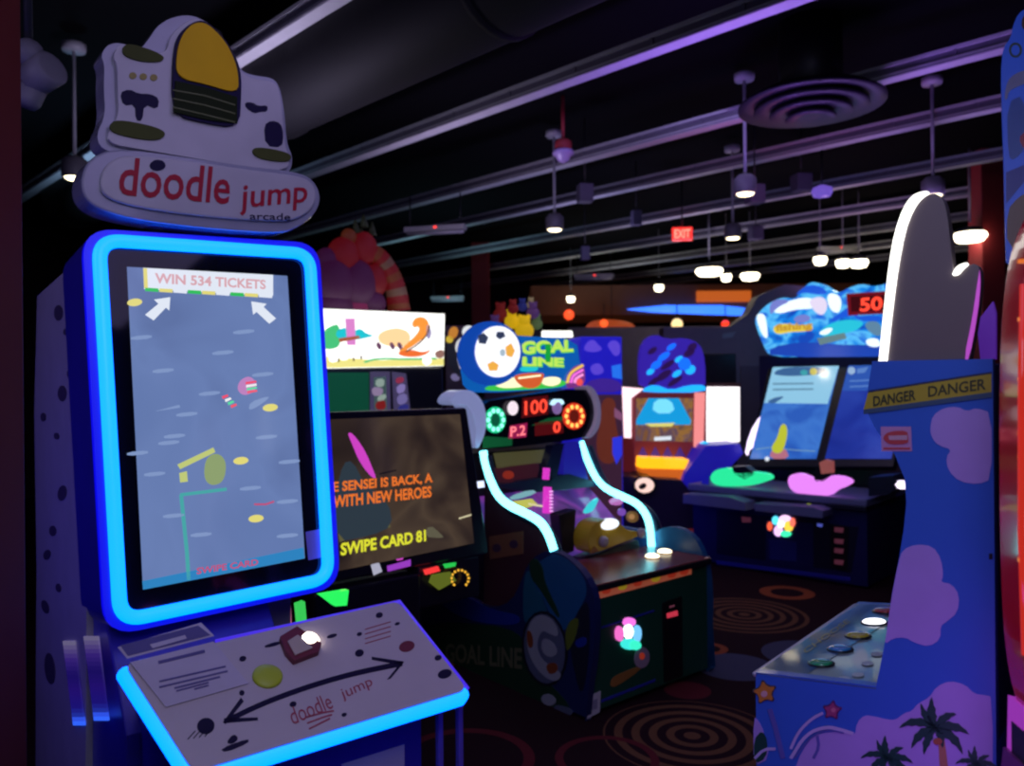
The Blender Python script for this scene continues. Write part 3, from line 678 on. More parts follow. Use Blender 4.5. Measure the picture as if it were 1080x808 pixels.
sp([(450, 340), (456, 350), (452, 360), (449, 352)], glow('marquee grey violet', 160, 150, 190), .002)
for x in (399, 413, 421): sp([(x - 3, 363), (x, 360), (x + 4, 366), (x + 1, 370)], glow('marquee plum', 110, 70, 100), .003)
b.dec(m2, [(341, 376), (400, 380), (468, 378), (468, 385.5), (341, 388)], glow('marquee yellow grass', 235, 225, 130, 1.1), .0012)
b.dec(m2, stroke(smooth([(384, 382), (398, 378), (430, 379), (460, 378)], 1), 2), glow('marquee green', 70, 190, 120, 1.1), .003)
b.text(m2, 'CARNIVAL', (347, 383), (388, 372), (346, 370), WM, .05, .004) if False else None
for i, (x, y) in enumerate(((352, 376), (363, 374), (375, 371), (387, 369))): sp([(x - 6, y - 4), (x + 5, y - 6), (x + 6, y + 5), (x - 5, y + 7)], WM, .004)
for x, y in ((356, 378), (372, 377), (380, 375)): b.dec(m2, [(x, y), (x + 1.5, y), (x + 1.5, y + 4), (x, y + 4)], glow('marquee outline', 90, 60, 40), .005)
sp(pe(450, 380, 5, 5.5, 10), WM, .005); sp([(458, 371), (468, 368), (468, 378), (460, 378)], glow('marquee grey brown', 150, 110, 100), .003)
b.build('marquee', r)
b = MB(); P0, P1 = mq.h(330, 389), mq.h(469, 386)
b.box(P0[0], P1[0], .02, .8, 0, P1[1] - .01, BLACK); b.box(P0[0], P1[0], .12, .5, P1[1] - .01, mq.h(469, 331)[1], BLACK); b.build('body', r, .01)
b = MB(); f2 = mq.sh(-.015); b.dec(f2, [(333, 393), (389, 393), (389, 440), (333, 440)], mat('dark green backlit print', (.01, .06, .03), .4, srgb(10, 75, 50), .7), .003)
b.dec(f2, [(390, 392), (411, 392), (412, 436), (390, 436)], mat('grey violet pillar', (.2, .17, .25), .5, srgb(70, 62, 90), .5), .003)
b.dec(f2, [(413, 392), (428, 394), (433, 436), (415, 436)], mat('grey violet pillar', (.2, .17, .25), .5), .003)
f3 = f2.sh(.003)
b.dec(f3, [(394, 398), (407, 397), (408, 432), (395, 432)], glow('poster frame', 60, 80, 80), .002)
for i, (pts, cc) in enumerate((([(396, 400), (405, 399), (405, 408), (396, 408)], (150, 170, 160)), ([(392, 408), (404, 409), (403, 417), (393, 418)], (150, 130, 165)), ([(398, 418), (407, 415), (407, 421), (398, 424)], (150, 170, 160)), ([(396, 424), (406, 421), (407, 432), (396, 432)], (130, 30, 30)),
                               ([(417, 399), (425, 397), (426, 403), (418, 405)], (150, 50, 80)), ([(418, 407), (427, 404), (427, 413), (419, 416)], (140, 125, 190)), ([(418, 418), (428, 414), (430, 424), (420, 428)], (120, 110, 170)), ([(419, 429), (430, 425), (431, 434), (420, 436)], (50, 50, 130)))):
    b.dec(f3, smooth(pts, 1, True), glow('poster patch %d' % i, *cc, .8), .004)
b.build('poster_panel', r)
# red striped topper: sculpted curling tail over heaps of drapery
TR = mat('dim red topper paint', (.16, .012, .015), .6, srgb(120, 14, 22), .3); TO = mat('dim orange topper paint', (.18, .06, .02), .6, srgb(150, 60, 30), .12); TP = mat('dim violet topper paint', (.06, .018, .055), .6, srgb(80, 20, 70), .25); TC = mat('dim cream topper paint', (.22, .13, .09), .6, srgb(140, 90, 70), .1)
tp = Pl(B4, (0, .25, 0)); b = MB()
arc = smooth([(382, 262), (398, 268), (410, 285), (418, 305), (421, 328)], 3); n = len(arc)
for i in range(n - 1):
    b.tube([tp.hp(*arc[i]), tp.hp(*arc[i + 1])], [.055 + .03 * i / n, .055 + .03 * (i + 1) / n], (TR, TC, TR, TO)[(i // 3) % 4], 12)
b.build('striped_tail', r)
b = MB()
for (x, y, R, m_, sz) in ((362, 270, .12, TR, 1.1), (350, 300, .17, TP, 1.1), (376, 300, .15, TP, 1.2), (384, 262, .10, TR, 1.2), (368, 250, .06, TO, 1.0), (350, 325, .16, TP, .8), (395, 296, .10, TR, 1.2), (376, 325, .1, mat('dim magenta topper paint', (.3, .03, .12), .5, srgb(140, 20, 70), .15), 1.2), (392, 320, .11, TP, .9), (345, 275, .09, TP, 1)):
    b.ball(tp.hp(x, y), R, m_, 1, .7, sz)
b.build('sculpted_topper', r)
b = MB()
for k, (x, y) in enumerate(((376, 232), (384, 226), (392, 234), (380, 240))): b.tube([tp.hp(x, y + 14), tp.hp(x + (k - 1.5) * 1.0, y)], [.035, .006], mat('dark olive spike', (.07, .09, .03), .6), 8)
b.build('spike_tuft', r)

# ================================================================ BALL KICKING MACHINE (centre)
o = floor_at(617, 761); G = Fr(o, 40); W = .98
r = thing('arcade_machine', G, 'green and blue ball kicking machine with turquoise neon side rails and digital scoreboard', 'arcade machine')
GRN_ = mat('dark green cabinet laminate', (.012, .075, .045), .4); BLU = mat('sky blue side laminate', (.012, .10, .26), .4); DKB = mat('navy side laminate', (.012, .02, .10), .4)
DKG = mat('dark green side print', (.01, .045, .02), .5)
Ff = Pl(G, (0, 0, 0)); Ls = Pl(G, (0, 0, 0), (0, -1, 0), (0, 0, 1)); Rs = Pl(G, (W, 0, 0), (0, -1, 0), (0, 0, 1))
ct = .70
zt = Ff.h(629, 622)[1]
b = MB(); b.box(.03, W - .03, .0, .5, 0.03, zt, GRN_)
b.dec(Ff, [(629, 620), (729, 594.5), (729, 605.5), (630, 632)], mat('orange cream strip', (.5, .25, .15), .5, srgb(190, 90, 60), .35), .003)
f3 = Ff.sh(.004)
for i, (x, m_) in enumerate(((640, 1), (657, 0), (673, 1), (692, 0), (709, 1), (722, 1))):
    y = 624.5 - (x - 632) * .245; b.dec(f3, smooth([(x - 6, y + 4), (x - 3, y - 4), (x + 5, y - 4), (x + 3, y + 4)], 1, True), (mat('yellow strip print', (.5, .4, .04), .5, srgb(200, 170, 40), .3), mat('red strip print', (.45, .08, .03), .5, srgb(200, 60, 40), .3))[m_], .002)
b.dec(Ff, [(634, 661), (690, 643), (690, 645), (634, 663)], mat('blue trim line', (.03, .03, .4), .4), .004); b.dec(Ff, [(634, 738), (691, 716), (691, 718.5), (634, 741)], mat('blue trim line', (.03, .03, .4), .4), .004)
fc = b.build('front_panel', r, .006)
b = MB(); b.dec(Ff, [(698, 636), (718, 629), (719, 712), (700, 719)], mat('black coin door', (.01, .008, .012), .3), .008); cd = b.build('coin_door', r)
b = MB(); b.dec(Ff.sh(.008), [(703, 647), (714, 644), (714.5, 649), (703.5, 652)], glow('red coin slot', 190, 50, 70, 1), .004); b.dec(Ff.sh(.008), [(706, 639.5), (711, 638), (711, 639.5), (706, 641)], glow('dim coin slot', 120, 60, 80, .6), .004); b.build('coin_slot', cd)
b = MB(); cols = [(250, 120, 230), (240, 250, 255), (60, 230, 220), (120, 200, 255), (240, 110, 200), (60, 240, 200)]
for i, (x, y, rx, ry) in enumerate(((663, 656, 7, 5), (662, 666, 5, 8), (663, 679, 9, 6), (671, 668, 4, 9), (652, 668, 4, 8), (668, 680, 6, 5))): b.dec(Ff, pe(x, y, rx, ry, 12), glow('prize light %d' % i, *cols[i], 2.2 if i == 1 else 1.1), .006 + .002 * i)
b.build('token_light', r)
b = MB(); b.dec(Ff, smooth([(670, 686), (678, 681), (685, 688), (684, 700), (676, 706), (668, 700)], 2, True), mat('pale violet print', (.45, .3, .42), .5), .004)
b.dec(Ff, smooth([(645, 716), (650, 712), (674, 702), (676, 706), (650, 724), (643, 724)], 1, True), mat('orange print', (.4, .16, .04), .5), .003); b.dec(Ff.sh(.004), smooth(pe(677, 692, 3, 4, 7), 1, True), mat('red strip print', (.45, .08, .03), .5), .002); b.build('front_print', r)
b = MB(); b.dec(Ff, [(619, 735), (633, 729), (632, 751), (619, 758)], mat('white paper label', (.6, .55, .62), .7), .004); b.dec(Ff.sh(.004), [(622, 740), (630, 737), (630, 747), (622, 750)], mat('label ink', (.3, .27, .4), .7), .001); b.build('paper_label', r)
# red counter with two lit buttons
cp = Pl(G, (0, 0, zt + .03), (1, 0, 0), (0, 1, 0))
b = MB(); b.box(.0, W - .02, -.02, .42, zt - .0, zt + .03, mat('red brown counter', (.22, .035, .03), .25)); b.box(.0, W - .02, -.025, -.02, zt - .005, zt + .025, BLACK); b.build('counter', r, .004)
for (x, y) in ((688, 588), (701, 583)): dome(cp, x, y, 7.5, glow('lit counter button', 255, 240, 200, 3), .5, RED, 'lit_button', r)
# side boards
lo = [(617, 762), (620, 730), (626, 690), (628, 650), (626, 625), (616, 605), (600, 589), (583, 580), (568, 584), (556, 596), (550, 612), (540, 634), (520, 642), (498, 634), (478, 622), (464, 624), (440, 634), (380, 700), (430, 694)]
sp_ = [Ls.h(*p) for p in lo[:-2]]; back = min(p[0] for p in sp_) - .02
shape = smooth(sp_, 1) + [(back, sp_[-1][1]), (back, 0.02), (0, .02)]
b = MB(); b.prism(Ls, shape, -.04, .0, DKB)
def ld(pts, m_, off=.002, k=2): b.dec(Ls.sh(.001), smooth(pts, k, True) if k else pts, m_, off)
ld([(585, 583), (602, 592), (616, 608), (620, 626), (610, 645), (600, 662), (592, 666), (580, 648), (572, 628), (560, 612), (566, 594)], BLU)
ld([(552, 612), (558, 598), (568, 622), (580, 650), (572, 656), (552, 664)], mat('teal side print', (.012, .11, .19), .4))
ld([(558, 592), (566, 588), (574, 600), (574, 612), (592, 650), (588, 652), (568, 618), (560, 610)], DKG, .003)
ld([(612, 640), (622, 632), (622, 690), (614, 740), (604, 700), (600, 668)], mat('near black print', (.01, .012, .03), .5))
ld([(466, 626), (490, 628), (520, 644), (548, 648), (548, 660), (510, 658), (480, 648), (464, 636)], mat('royal blue side print', (.012, .03, .30), .4))
ld([(445, 660), (480, 655), (552, 664), (556, 700), (600, 740), (600, 752), (540, 735), (480, 712), (445, 700)], DKG, .0015)
ld(pe(575, 684, 24, 40, 20, -6), mat('outline print', (.01, .01, .02), .5), .004, 0)
WHP = mat('dim white side print', (.34, .36, .42), .5)
ld(pe(575, 684, 21.5, 37, 20, -6), mat('deep grey print', (.10, .12, .2), .5), .005, 0)
ld([(560, 656), (568, 648), (580, 650), (588, 660), (590, 672), (580, 668), (572, 664), (566, 680), (572, 696), (586, 704), (594, 712), (586, 720), (570, 710), (558, 690), (556, 670)], WHP, .006)
ld([(572, 672), (584, 676), (590, 688), (582, 694), (572, 688)], WHP, .006)
ld([(556, 664), (562, 666), (564, 682), (558, 684)], mat('rust print', (.25, .06, .02), .5), .007); ld([(576, 700), (588, 698), (590, 708), (580, 712)], mat('rust print', (.25, .06, .02), .5), .007)
ld(pe(579, 738, 8, 6, 10, 20), WHP, .004, 0); ld([(585, 742), (606, 748), (602, 756), (585, 750)], mat('deep grey print', (.10, .12, .2), .5), .003)
ld([(600, 655), (612, 650), (608, 672), (598, 690), (596, 672)], mat('lime print', (.12, .16, .02), .5), .004); ld([(606, 676), (618, 670), (620, 680), (610, 684)], mat('royal blue side print', (.012, .03, .30), .4), .005)
ld([(556, 652), (578, 646), (584, 652), (560, 660)], mat('lime print', (.12, .16, .02), .5), .0035)
b.text(Ls.sh(.003), 'GOAL LINE', (470, 698), (551, 706), (470, 678), mat('dim olive lettering', (.13, .13, .07), .5), .03)
b.build('side_board', r)
# right side board with dome
b = MB(); rp = [(736, 716), (745, 690), (748, 650), (747, 610), (742, 585), (732, 566), (716, 556), (700, 556), (690, 562)]
s_ = [Rs.h(*p) for p in rp]; bk = s_[-1][0] - .5
b.prism(Rs, smooth(s_, 1) + [(bk, s_[-1][1]), (bk, .02), (0.0, .02)], -.04, .0, BLU); b.build('side_board', r)
# neon rails
TURQ = mat('turquoise neon', (.1, .1, .1), .4, (0.17, .75, .85), 4.0, var=0)
lt = [(508, 476), (511, 492), (517, 510), (524, 524), (536, 534), (556, 543), (569, 551), (576, 562), (580, 572), (583, 581)]
rt = [(616, 466), (622, 483), (631, 503), (642, 515), (660, 523), (677, 531), (687, 545), (690, 562), (691, 585)]
RAILM = mat('dark rail backing', (.01, .03, .06), .4)
for pl, pts in ((Ls, lt), (Rs, rt)):
    P_ = [pl.h(*p) for p in smooth(pts, 2)]
    b = MB(); b.tube([pl.P(a, c, -.01 if pl is Ls else .03) for a, c in P_], .022, TURQ, 10); b.build('neon_rail', r)
    b = MB(); b.tube([pl.P(a + .012, c - .03, -.03) for a, c in P_], .03, RAILM, 8, ry=.02); b.build('rail_backing', r)
# dark tinted side windows under the rails
WIN = mat('dark red tinted panel', (.07, .022, .035), .12, spec=.6)
b = MB(); P_ = [Ls.h(*p) for p in lt[:-1]]
low = [Ls.h(*p) for p in ((562, 590), (550, 612), (540, 634), (520, 642), (498, 634))]
b.prism(Ls, [(a, c - .05) for a, c in P_] + low + [(P_[0][0] - .02, low[-1][1])], -.035, -.02, WIN)
wl = Ls.sh(-.018)
b.dec(wl, [(516, 566), (552, 560), (552, 584), (517, 590)], mat('brown orange square', (.24, .09, .05), .4), .002)  # brown reflection in the side glass, drawn as a flat square
for (x, y) in ((524, 578), (542, 574)): b.dec(wl.sh(.002), pe(x, y, 4.5, 4.5, 10), mat('dark violet disc', (.07, .03, .07), .4), .002)
b.build('side_window', r)
# bed
BED = cloudy('purple lit playfield', None, [(34, 18, 64), (90, 36, 110), (50, 30, 96), (36, 22, 70)], 4, 1.5, (.15, .08, .2))
bed = Pl(G, (0, .40, zt - .05), (1, 0, 0), Vector((0, .58, 1.05 - zt)).normalized())
b = MB(); b.prism(bed, [(.03, .0), (W - .03, 0), (W - .03, .66), (.03, .66)], -.03, 0, BED)
b.build('playfield', r)
bx = Pl(G, (0, .62, 0))
b = MB(); b.dec(bx, [(532, 530), (560, 526), (566, 532), (540, 540)], glow('yellow green disc', 190, 190, 90, 1), .01); b.dec(bx, smooth([(536, 524), (560, 516), (566, 520), (540, 528)], 1, True), glow('pale cyan disc', 120, 170, 180, 1), .01)
b.build('playfield_target', r); b = MB(); b.dec(bx, [(556, 530), (572, 533), (572, 535), (556, 532.5)], glow('pale glint', 220, 210, 170), .01); b.dec(bx, smooth([(614, 540), (622, 529), (631, 524), (625, 538), (617, 542)], 1, True), glow('cyan leaf', 60, 200, 210, 1.1), .012)
b.build('playfield_target', r); b = MB(); b.dec(bx, pe(649, 529, 7, 4, 12), glow('pink oval', 190, 110, 190, .9), .01); b.dec(bx, pe(655, 540, 4, 4, 12), glow('violet spot', 130, 80, 190, .8), .01)
b.build('playfield_target', r); b = MB(); b.dec(bx, [(584, 548), (600, 545), (600, 547), (584, 550)], glow('red dash', 220, 60, 80, 1), .01)
b.build('playfield_target', r); b = MB(); b.dec(bx, pe(593, 558, 6, 6, 14), mat('brown ring', (.2, .1, .04), .4, srgb(120, 80, 40), .6), .012); b.build('playfield_target', r); b = MB(); b.dec(bx, pe(666, 545, 6, 6, 14), mat('brown ring', (.2, .1, .04), .4, srgb(120, 80, 40), .6), .012)
for (x, y) in ((666, 545),): b.dec(bx.sh(.012), pe(x, y, 3, 3, 10), glow('ring core', 190, 140, 90, .7), .004)
b.build('playfield_target', r)
b = MB(); b.tube([bx.hp(570, 540, .05), bx.hp(571, 513, .05)], .024, glow('magenta light column', 210, 50, 190, 1.1), 10); b.tube([bx.hp(569, 505, .05), bx.hp(570, 493, .05)], .02, glow('magenta light column', 210, 50, 190, 1.1), 10)
for k in range(7): b.tube([bx.hp(570, 517 + 3.4 * k, .076), bx.hp(573, 517 + 3.4 * k, .076)], .005, glow('pale pink tick', 250, 170, 250, 1), 6)
b.build('light_column', r)
# yellow launcher
YM = mat('yellow launcher plastic', (.62, .40, .02), .35); b = MB(); lp = Pl(G, (0, .40, 0))
b.pp(lp, [(606, 546), (624, 540), (622, 585), (610, 590)], -.2, -.12, BLACK)
b.pp(lp, smooth([(622, 584), (620, 566), (626, 552), (640, 547), (655, 552), (662, 560), (674, 560), (674, 566), (664, 570), (648, 576), (630, 583)], 2, True), -.12, .0, YM); b.pp(lp, [(621, 584), (626, 576), (632, 582)], .0, .01, mat('orange print', (.4, .16, .04), .5))
b.build('launcher', r, .008)
b = MB(); c = lp.hp(643, 553, -.01); b.ball(c, .075, glow('lit white cap', 235, 240, 250, 1.3), 1, .6, .42); b.build('launcher_cap', r)
b = MB()
for (x, y, R) in ((635, 571, .03), (675, 562, .028)): b.lathe(lp.hp(x, y, .0), [(R, -.0), (R, .02), (R * .5, .03), (.002, .03)], mat('violet grey wheel', (.4, .33, .4), .4), 18, lp.n)
b.build('wheel', r)
b = MB(); b.pp(lp, [(618, 590), (676, 570), (680, 585), (650, 592), (622, 600)], -.2, -.02, BLACK); b.build('launcher_base', r, .006)
# posts holding the scoreboard
sc_ = Pl(G, (0, .84, 0)); b = MB()
b.pp(sc_, [(583, 470), (595, 468), (588, 500), (580, 510), (573, 506)], -.06, 0, mat('navy post', (.01, .012, .06), .4)); b.pp(sc_, [(597, 468), (612, 466), (622, 508), (595, 512)], -.06, -.01, mat('blue lit post', (.02, .03, .3), .4, srgb(30, 25, 150), .6)); b.pp(sc_, [(520, 512), (600, 500), (640, 512), (560, 520)], -.06, 0, mat('navy post', (.01, .012, .06), .4)); b.build('support_post', r)
b = MB(); b.box(.04, W - .02, .98, 1.30, 0, 1.2, BLACK)
bw = Pl(G, (0, .98, 0)); b.dec(bw, [(520, 478), (575, 474), (573, 488), (524, 494)], mat('olive back print', (.12, .11, .04), .5, srgb(100, 96, 60), .4), .004)
b.dec(bw, [(515, 494), (568, 488), (568, 505), (520, 512)], mat('dim red back print', (.1, .03, .04), .5, srgb(60, 22, 30), .5), .004); b.dec(bw.sh(.004), pe(536, 501, 6, 4.5), mat('red strip print', (.45, .08, .03), .5), .002); b.build('back_wall', r)
# scoreboard
b = MB(); SB = mat('scoreboard black', (.006, .006, .014), .2)
b.pp(sc_, smooth([(508, 424), (540, 419), (617, 408), (626, 420), (629, 440), (625, 456), (618, 462), (540, 472), (508, 474), (500, 450)], 1, True), -.16, 0, SB)
b.dec(sc_, [(509, 460), (540, 462), (540, 470), (509, 473)], mat('green board print', (.01, .12, .04), .4, srgb(10, 80, 40), .7), .002)
b.dec(sc_, [(578, 441), (596, 439), (592, 446), (560, 449)], mat('green board print', (.01, .12, .04), .4, srgb(10, 80, 40), .7), .002)
s_b = b.build('scoreboard', r)
b = MB(); b2 = sc_.sh(.003); DR = glow('display dark red', 90, 12, 16, .7); DG = glow('lit red digits', 255, 70, 50, 1.5)
b.dec(sc_, [(551, 420), (578, 417), (578, 437), (550, 441)], DR, .002); b.dec(sc_, [(538, 449), (556, 446), (555, 461), (536, 463)], glow('display magenta', 150, 25, 80, .9), .002); b.dec(sc_, [(564, 446), (594, 443), (594, 457), (564, 460)], DR, .002)
b.text(b2, '100', (553, 438), (577, 435), (553, 423), DG, .02); b.text(b2, 'P.2', (538, 461), (554, 459), (538, 450), glow('lit pink digits', 255, 120, 130, 1.4), .02); b.text(b2, '0', (583, 457), (591, 456), (583, 445), DG, .03)
b.build('score_display', s_b)
for (cx_, cy_, rx, ry, ca, cb, nm) in ((522, 443, 11, 14, (20, 190, 130), (140, 255, 225), 'green'), (605, 439, 12, 14, (215, 50, 30), (255, 190, 90), 'amber')):
    b = MB(); b.dec(sc_, pe(cx_, cy_, rx, ry, 24), glow(nm + ' ring glow', *ca, 1.1), .004)
    for k in range(10): a = 2 * PI * k / 10; b.ball(sc_.hp(cx_ + rx * .72 * math.cos(a), cy_ + ry * .72 * math.sin(a), .008), .014, glow(nm + ' ring bulb', *cb, 1.6), 1, .5, 1, 8, 5)
    b.dec(sc_, pe(cx_, cy_, rx * .42, ry * .5, 16), glow(nm + ' ring core', *[int(v * .45) for v in ca], 1), .007); b.build('light_ring', s_b)
for (x, y, m_) in ((538.5, 430.5, glow('ball white', 230, 215, 225, 1.2)), (585, 430, mat('violet ball', (.4, .35, .5), .3, srgb(120, 90, 150), .8))):
    b = MB(); b.ball(sc_.hp(x, y, .02), .037, m_, 1, .5, 1.1); b.build('ball_badge', s_b)
b = MB(); b.dec(sc_, smooth([(579, 428), (582, 421), (590, 421), (592, 427)], 1, True), glow('cyan white cap', 190, 235, 255, 1.3), .03); b.build('badge_cap', s_b)
RIM = mat('white gloss rim', (.55, .58, .72), .15, srgb(150, 160, 215), .45)
b = MB(); b.pp(sc_, smooth([(471, 425), (475, 416), (486, 410.5), (497, 413), (506, 423), (510, 438), (509, 455), (504, 468), (500, 474), (497, 468), (499, 455), (497, 442), (492, 431), (486, 426), (478, 428)], 2, True), -.10, .03, RIM); b.build('end_rim', s_b, .004)
b = MB(); b.pp(sc_, smooth([(614, 406), (622, 408), (629, 420), (631, 438), (628, 453), (620, 462), (616, 462), (624, 450), (627, 437), (625, 422), (619, 412)], 2, True), -.10, .03, mat('grey gloss rim', (.4, .38, .45), .15, srgb(110, 100, 130), .5)); b.build('end_rim', s_b, .004)
# marquee
mk = Pl(G, (0, .88, 0)); b = MB()
b.pp(mk, smooth([(505, 414), (500, 380), (520, 352), (560, 355), (608, 357), (612, 385), (617, 408), (570, 411), (530, 414)], 1, True), -.14, 0, glow('marquee blue', 12, 90, 175, 1.0))
m3 = mk.sh(.002)
def mdc(pts, m_, off=.002, k=2): b.dec(m3, smooth(pts, k, True) if k else pts, m_, off)
mdc([(506, 413), (520, 404), (560, 400), (596, 400), (597, 408), (560, 411)], glow('marquee grass', 60, 190, 70, 1.1))
mdc([(520, 406), (528, 398), (556, 398), (556, 408), (530, 410)], glow('marquee warm white', 240, 235, 190, 1.3), .003); mdc([(570, 405), (572, 398), (590, 397), (592, 404), (582, 408)], glow('marquee warm white', 240, 235, 190, 1.3), .003)
mdc([(540, 398), (548, 394), (572, 393), (574, 397), (568, 409), (552, 410)], glow('marquee rust', 205, 90, 45, 1.1), .004); b.dec(m3, stroke([(546, 399), (570, 396)], 2), glow('marquee warm white', 240, 235, 190, 1.3), .005)
mdc([(546, 392), (552, 385), (566, 384), (568, 392)], glow('marquee aqua', 30, 190, 205, 1.1), .003)
TL = glow('marquee lime', 185, 225, 90, 1.1); TD = glow('marquee lime green', 70, 200, 80, 1.1)
b.text(m3, 'GOAL', (549, 374), (604, 371), (549, 360), TL, .05, .005); b.text(m3, 'LINE', (550, 386), (594, 387), (550, 376), TL, .05, .005)
b.text(m3, 'GOAL', (550, 375), (605, 372), (550, 361), TD, .06, .004); b.text(m3, 'LINE', (551, 387), (595, 388), (551, 377), TD, .06, .004)
b.dec(m3, [(575, 363), (580, 363), (580, 382), (575, 382)], glow('marquee deep green', 20, 160, 60, 1), .007)
b.dec(m3, pe(516, 373, 34, 34, 36), mat('blue ring plastic', (.01, .08, .35), .3, srgb(15, 70, 170), .8), .012)
b.dec(m3, pe(523, 371, 23.5, 27, 30), glow('round white badge', 238, 240, 248, 1.25), .02)
m4 = m3.sh(.02)
b.dec(m4, [(504, 354), (510, 351), (515, 356), (512, 363), (505, 362)], glow('badge dark', 50, 60, 90), .001); b.dec(m4, [(524, 350), (531, 350), (533, 355), (527, 358), (523, 355)], glow('badge dark', 50, 60, 90), .001)
b.dec(m4, [(533, 366), (539, 362), (543, 370), (540, 377), (534, 375)], glow('badge amber', 235, 170, 70, 1.1), .001); b.dec(m4, [(514, 384), (520, 381), (526, 385), (524, 391), (516, 391)], glow('badge amber', 235, 170, 70, 1.1), .001)
b.dec(m4, smooth(pe(530, 372, 3, 4, 8), 1, True), glow('badge grey', 170, 190, 205), .001)
mq_o = b.build('marquee', r)
b = MB(); b.pp(mk, smooth([(597, 410), (597, 398), (603, 388), (612, 384), (616, 390), (616, 406), (606, 409)], 1, True), -.1, .01, glow('pink rainbow back', 120, 50, 130, 1))
for k, cc in enumerate(((235, 190, 90), (240, 110, 220), (250, 150, 220))): b.dec(mk.sh(.012), stroke(smooth([(598 + 4 * k, 404), (601 + 3 * k, 393 + 3 * k), (615, 385 + 5 * k)], 2), 2.6), glow('rainbow %d' % k, *cc, 1.1), .003)
b.dec(mk.sh(.012), pe(611, 403, 3.5, 4, 10), glow('rainbow red', 235, 80, 80, 1.1), .003); b.build('rainbow_badge', r)
# ================================================================ BACKGROUND MACHINES
def vplane_cab(name, label, Y, x0, x1, pytop, yaw, m, depth=.6, z0=0.0, cat='arcade machine'):
    a = at(x0, pytop, Y); fr = Fr((a.x, a.y, 0), yaw); r = thing(name, fr, label, cat)
    pl = Pl(fr, (0, 0, 0)); w_ = pl.h(x1, pytop)[0]; zt_ = a.z
    b = MB(); b.box(0, w_, 0, depth, z0, zt_, m); b.build('body', r, .01); return r, fr, pl, w_, zt_
# blue cabinet with clouds
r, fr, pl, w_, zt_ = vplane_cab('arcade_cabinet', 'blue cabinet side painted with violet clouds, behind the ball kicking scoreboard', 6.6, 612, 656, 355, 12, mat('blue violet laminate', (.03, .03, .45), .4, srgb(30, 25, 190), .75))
b = MB(); CV = mat('violet cloud print', (.25, .15, .5), .5, srgb(85, 65, 215), .8)
b.dec(pl, smooth([(616, 366), (620, 360), (626, 358), (631, 364), (636, 368), (628, 372), (616, 370)], 2, True), CV, .004); b.dec(pl, smooth([(640, 364), (646, 358), (654, 362), (654, 374), (648, 376), (644, 370)], 2, True), CV, .004)
b.dec(pl, smooth([(622, 386), (632, 382), (638, 392), (630, 396), (624, 394)], 2, True), CV, .004); b.dec(pl, [(645, 386), (655, 384), (656, 400), (646, 398)], glow('bright blue print', 40, 120, 250, .9), .004)
b.dec(pl, smooth([(618, 402), (640, 398), (656, 404), (656, 414), (616, 414)], 1, True), mat('violet band print', (.12, .06, .3), .5, srgb(60, 30, 150), .7), .004)
b.dec(pl, [(614, 416), (656, 416), (656, 570), (614, 570)], mat('brown side print', (.10, .05, .07), .5, srgb(58, 30, 50), .7), .004)
b.dec(pl.sh(.004), smooth([(634, 424), (642, 418), (650, 424), (648, 440), (654, 470), (648, 490), (632, 488), (628, 466), (634, 444)], 2, True), mat('rust side print', (.22, .07, .03), .5, srgb(110, 45, 30), .6), .002)
b.dec(pl.sh(.006), [(648, 430), (656, 436), (656, 444), (648, 440)], mat('violet pink print', (.3, .15, .3), .5, srgb(150, 90, 120), .6), .002); b.dec(pl.sh(.006), [(646, 462), (656, 460), (656, 480), (650, 490), (646, 478)], glow('blue lit spot', 50, 60, 240, .8), .002)
b.build('side_print', r)

# diving / digging game with blue topper
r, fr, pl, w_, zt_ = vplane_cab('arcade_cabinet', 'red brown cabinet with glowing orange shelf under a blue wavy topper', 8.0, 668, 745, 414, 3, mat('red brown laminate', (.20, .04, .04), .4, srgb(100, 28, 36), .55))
b = MB(); b.dec(pl, [(671, 420), (731, 420), (730, 466), (670, 465)], cloudy('brown seabed screen', None, [(120, 80, 50), (90, 70, 90), (150, 105, 50), (70, 60, 70)], 6, 1.0), .004)
b.dec(pl.sh(.004), [(684, 420), (716, 420), (729, 444), (728, 448), (671, 448), (671, 443)], glow('cyan beam', 20, 150, 215, 1.1), .002); b.dec(pl.sh(.006), smooth([(690, 421), (708, 421), (712, 436), (688, 436)], 1, True), glow('cyan beam core', 120, 220, 250, 1.1), .002)
b.dec(pl.sh(.006), [(680, 447), (712, 446), (708, 450), (686, 450)], glow('pale yellow platform', 225, 215, 120), .002); b.dec(pl.sh(.006), [(690, 461), (708, 460), (708, 464), (690, 465)], glow('screen white', 225, 232, 245), .002); b.build('screen', r)
b = MB(); pr_ = mat('violet zigzag print', (.08, .04, .25), .5, srgb(40, 28, 120), .7)
for k in range(5): x = 672 + k * 13; b.dec(pl, [(x, 482), (x + 6, 471), (x + 12, 482)], pr_, .004)
b.build('zigzag_print', r)
b = MB(); b.pp(pl.sh(.02), [(657, 408), (679, 410), (666, 420), (666, 462), (659, 462)], -.05, .0, glow('white pink side glow', 255, 215, 225, 1.6)); b.build('side_glow', r); b = MB(); b.pp(pl.sh(.02), [(733, 414), (744, 414), (741, 494), (732, 470)], -.05, 0, glow('rose side glow', 240, 140, 140, 1.1)); b.build('side_glow', r)
b = MB(); b.pp(pl.sh(.25), [(677, 483), (727, 485), (722, 495), (676, 494)], -.28, .0, glow('orange lit shelf', 255, 165, 20, 1.7)); b.pp(pl.sh(.25), [(676, 494), (722, 495), (716, 512), (680, 508)], -.25, -.01, mat('orange lit front', (.5, .15, .02), .4, srgb(205, 95, 25), .9)); b.build('lit_shelf', r)
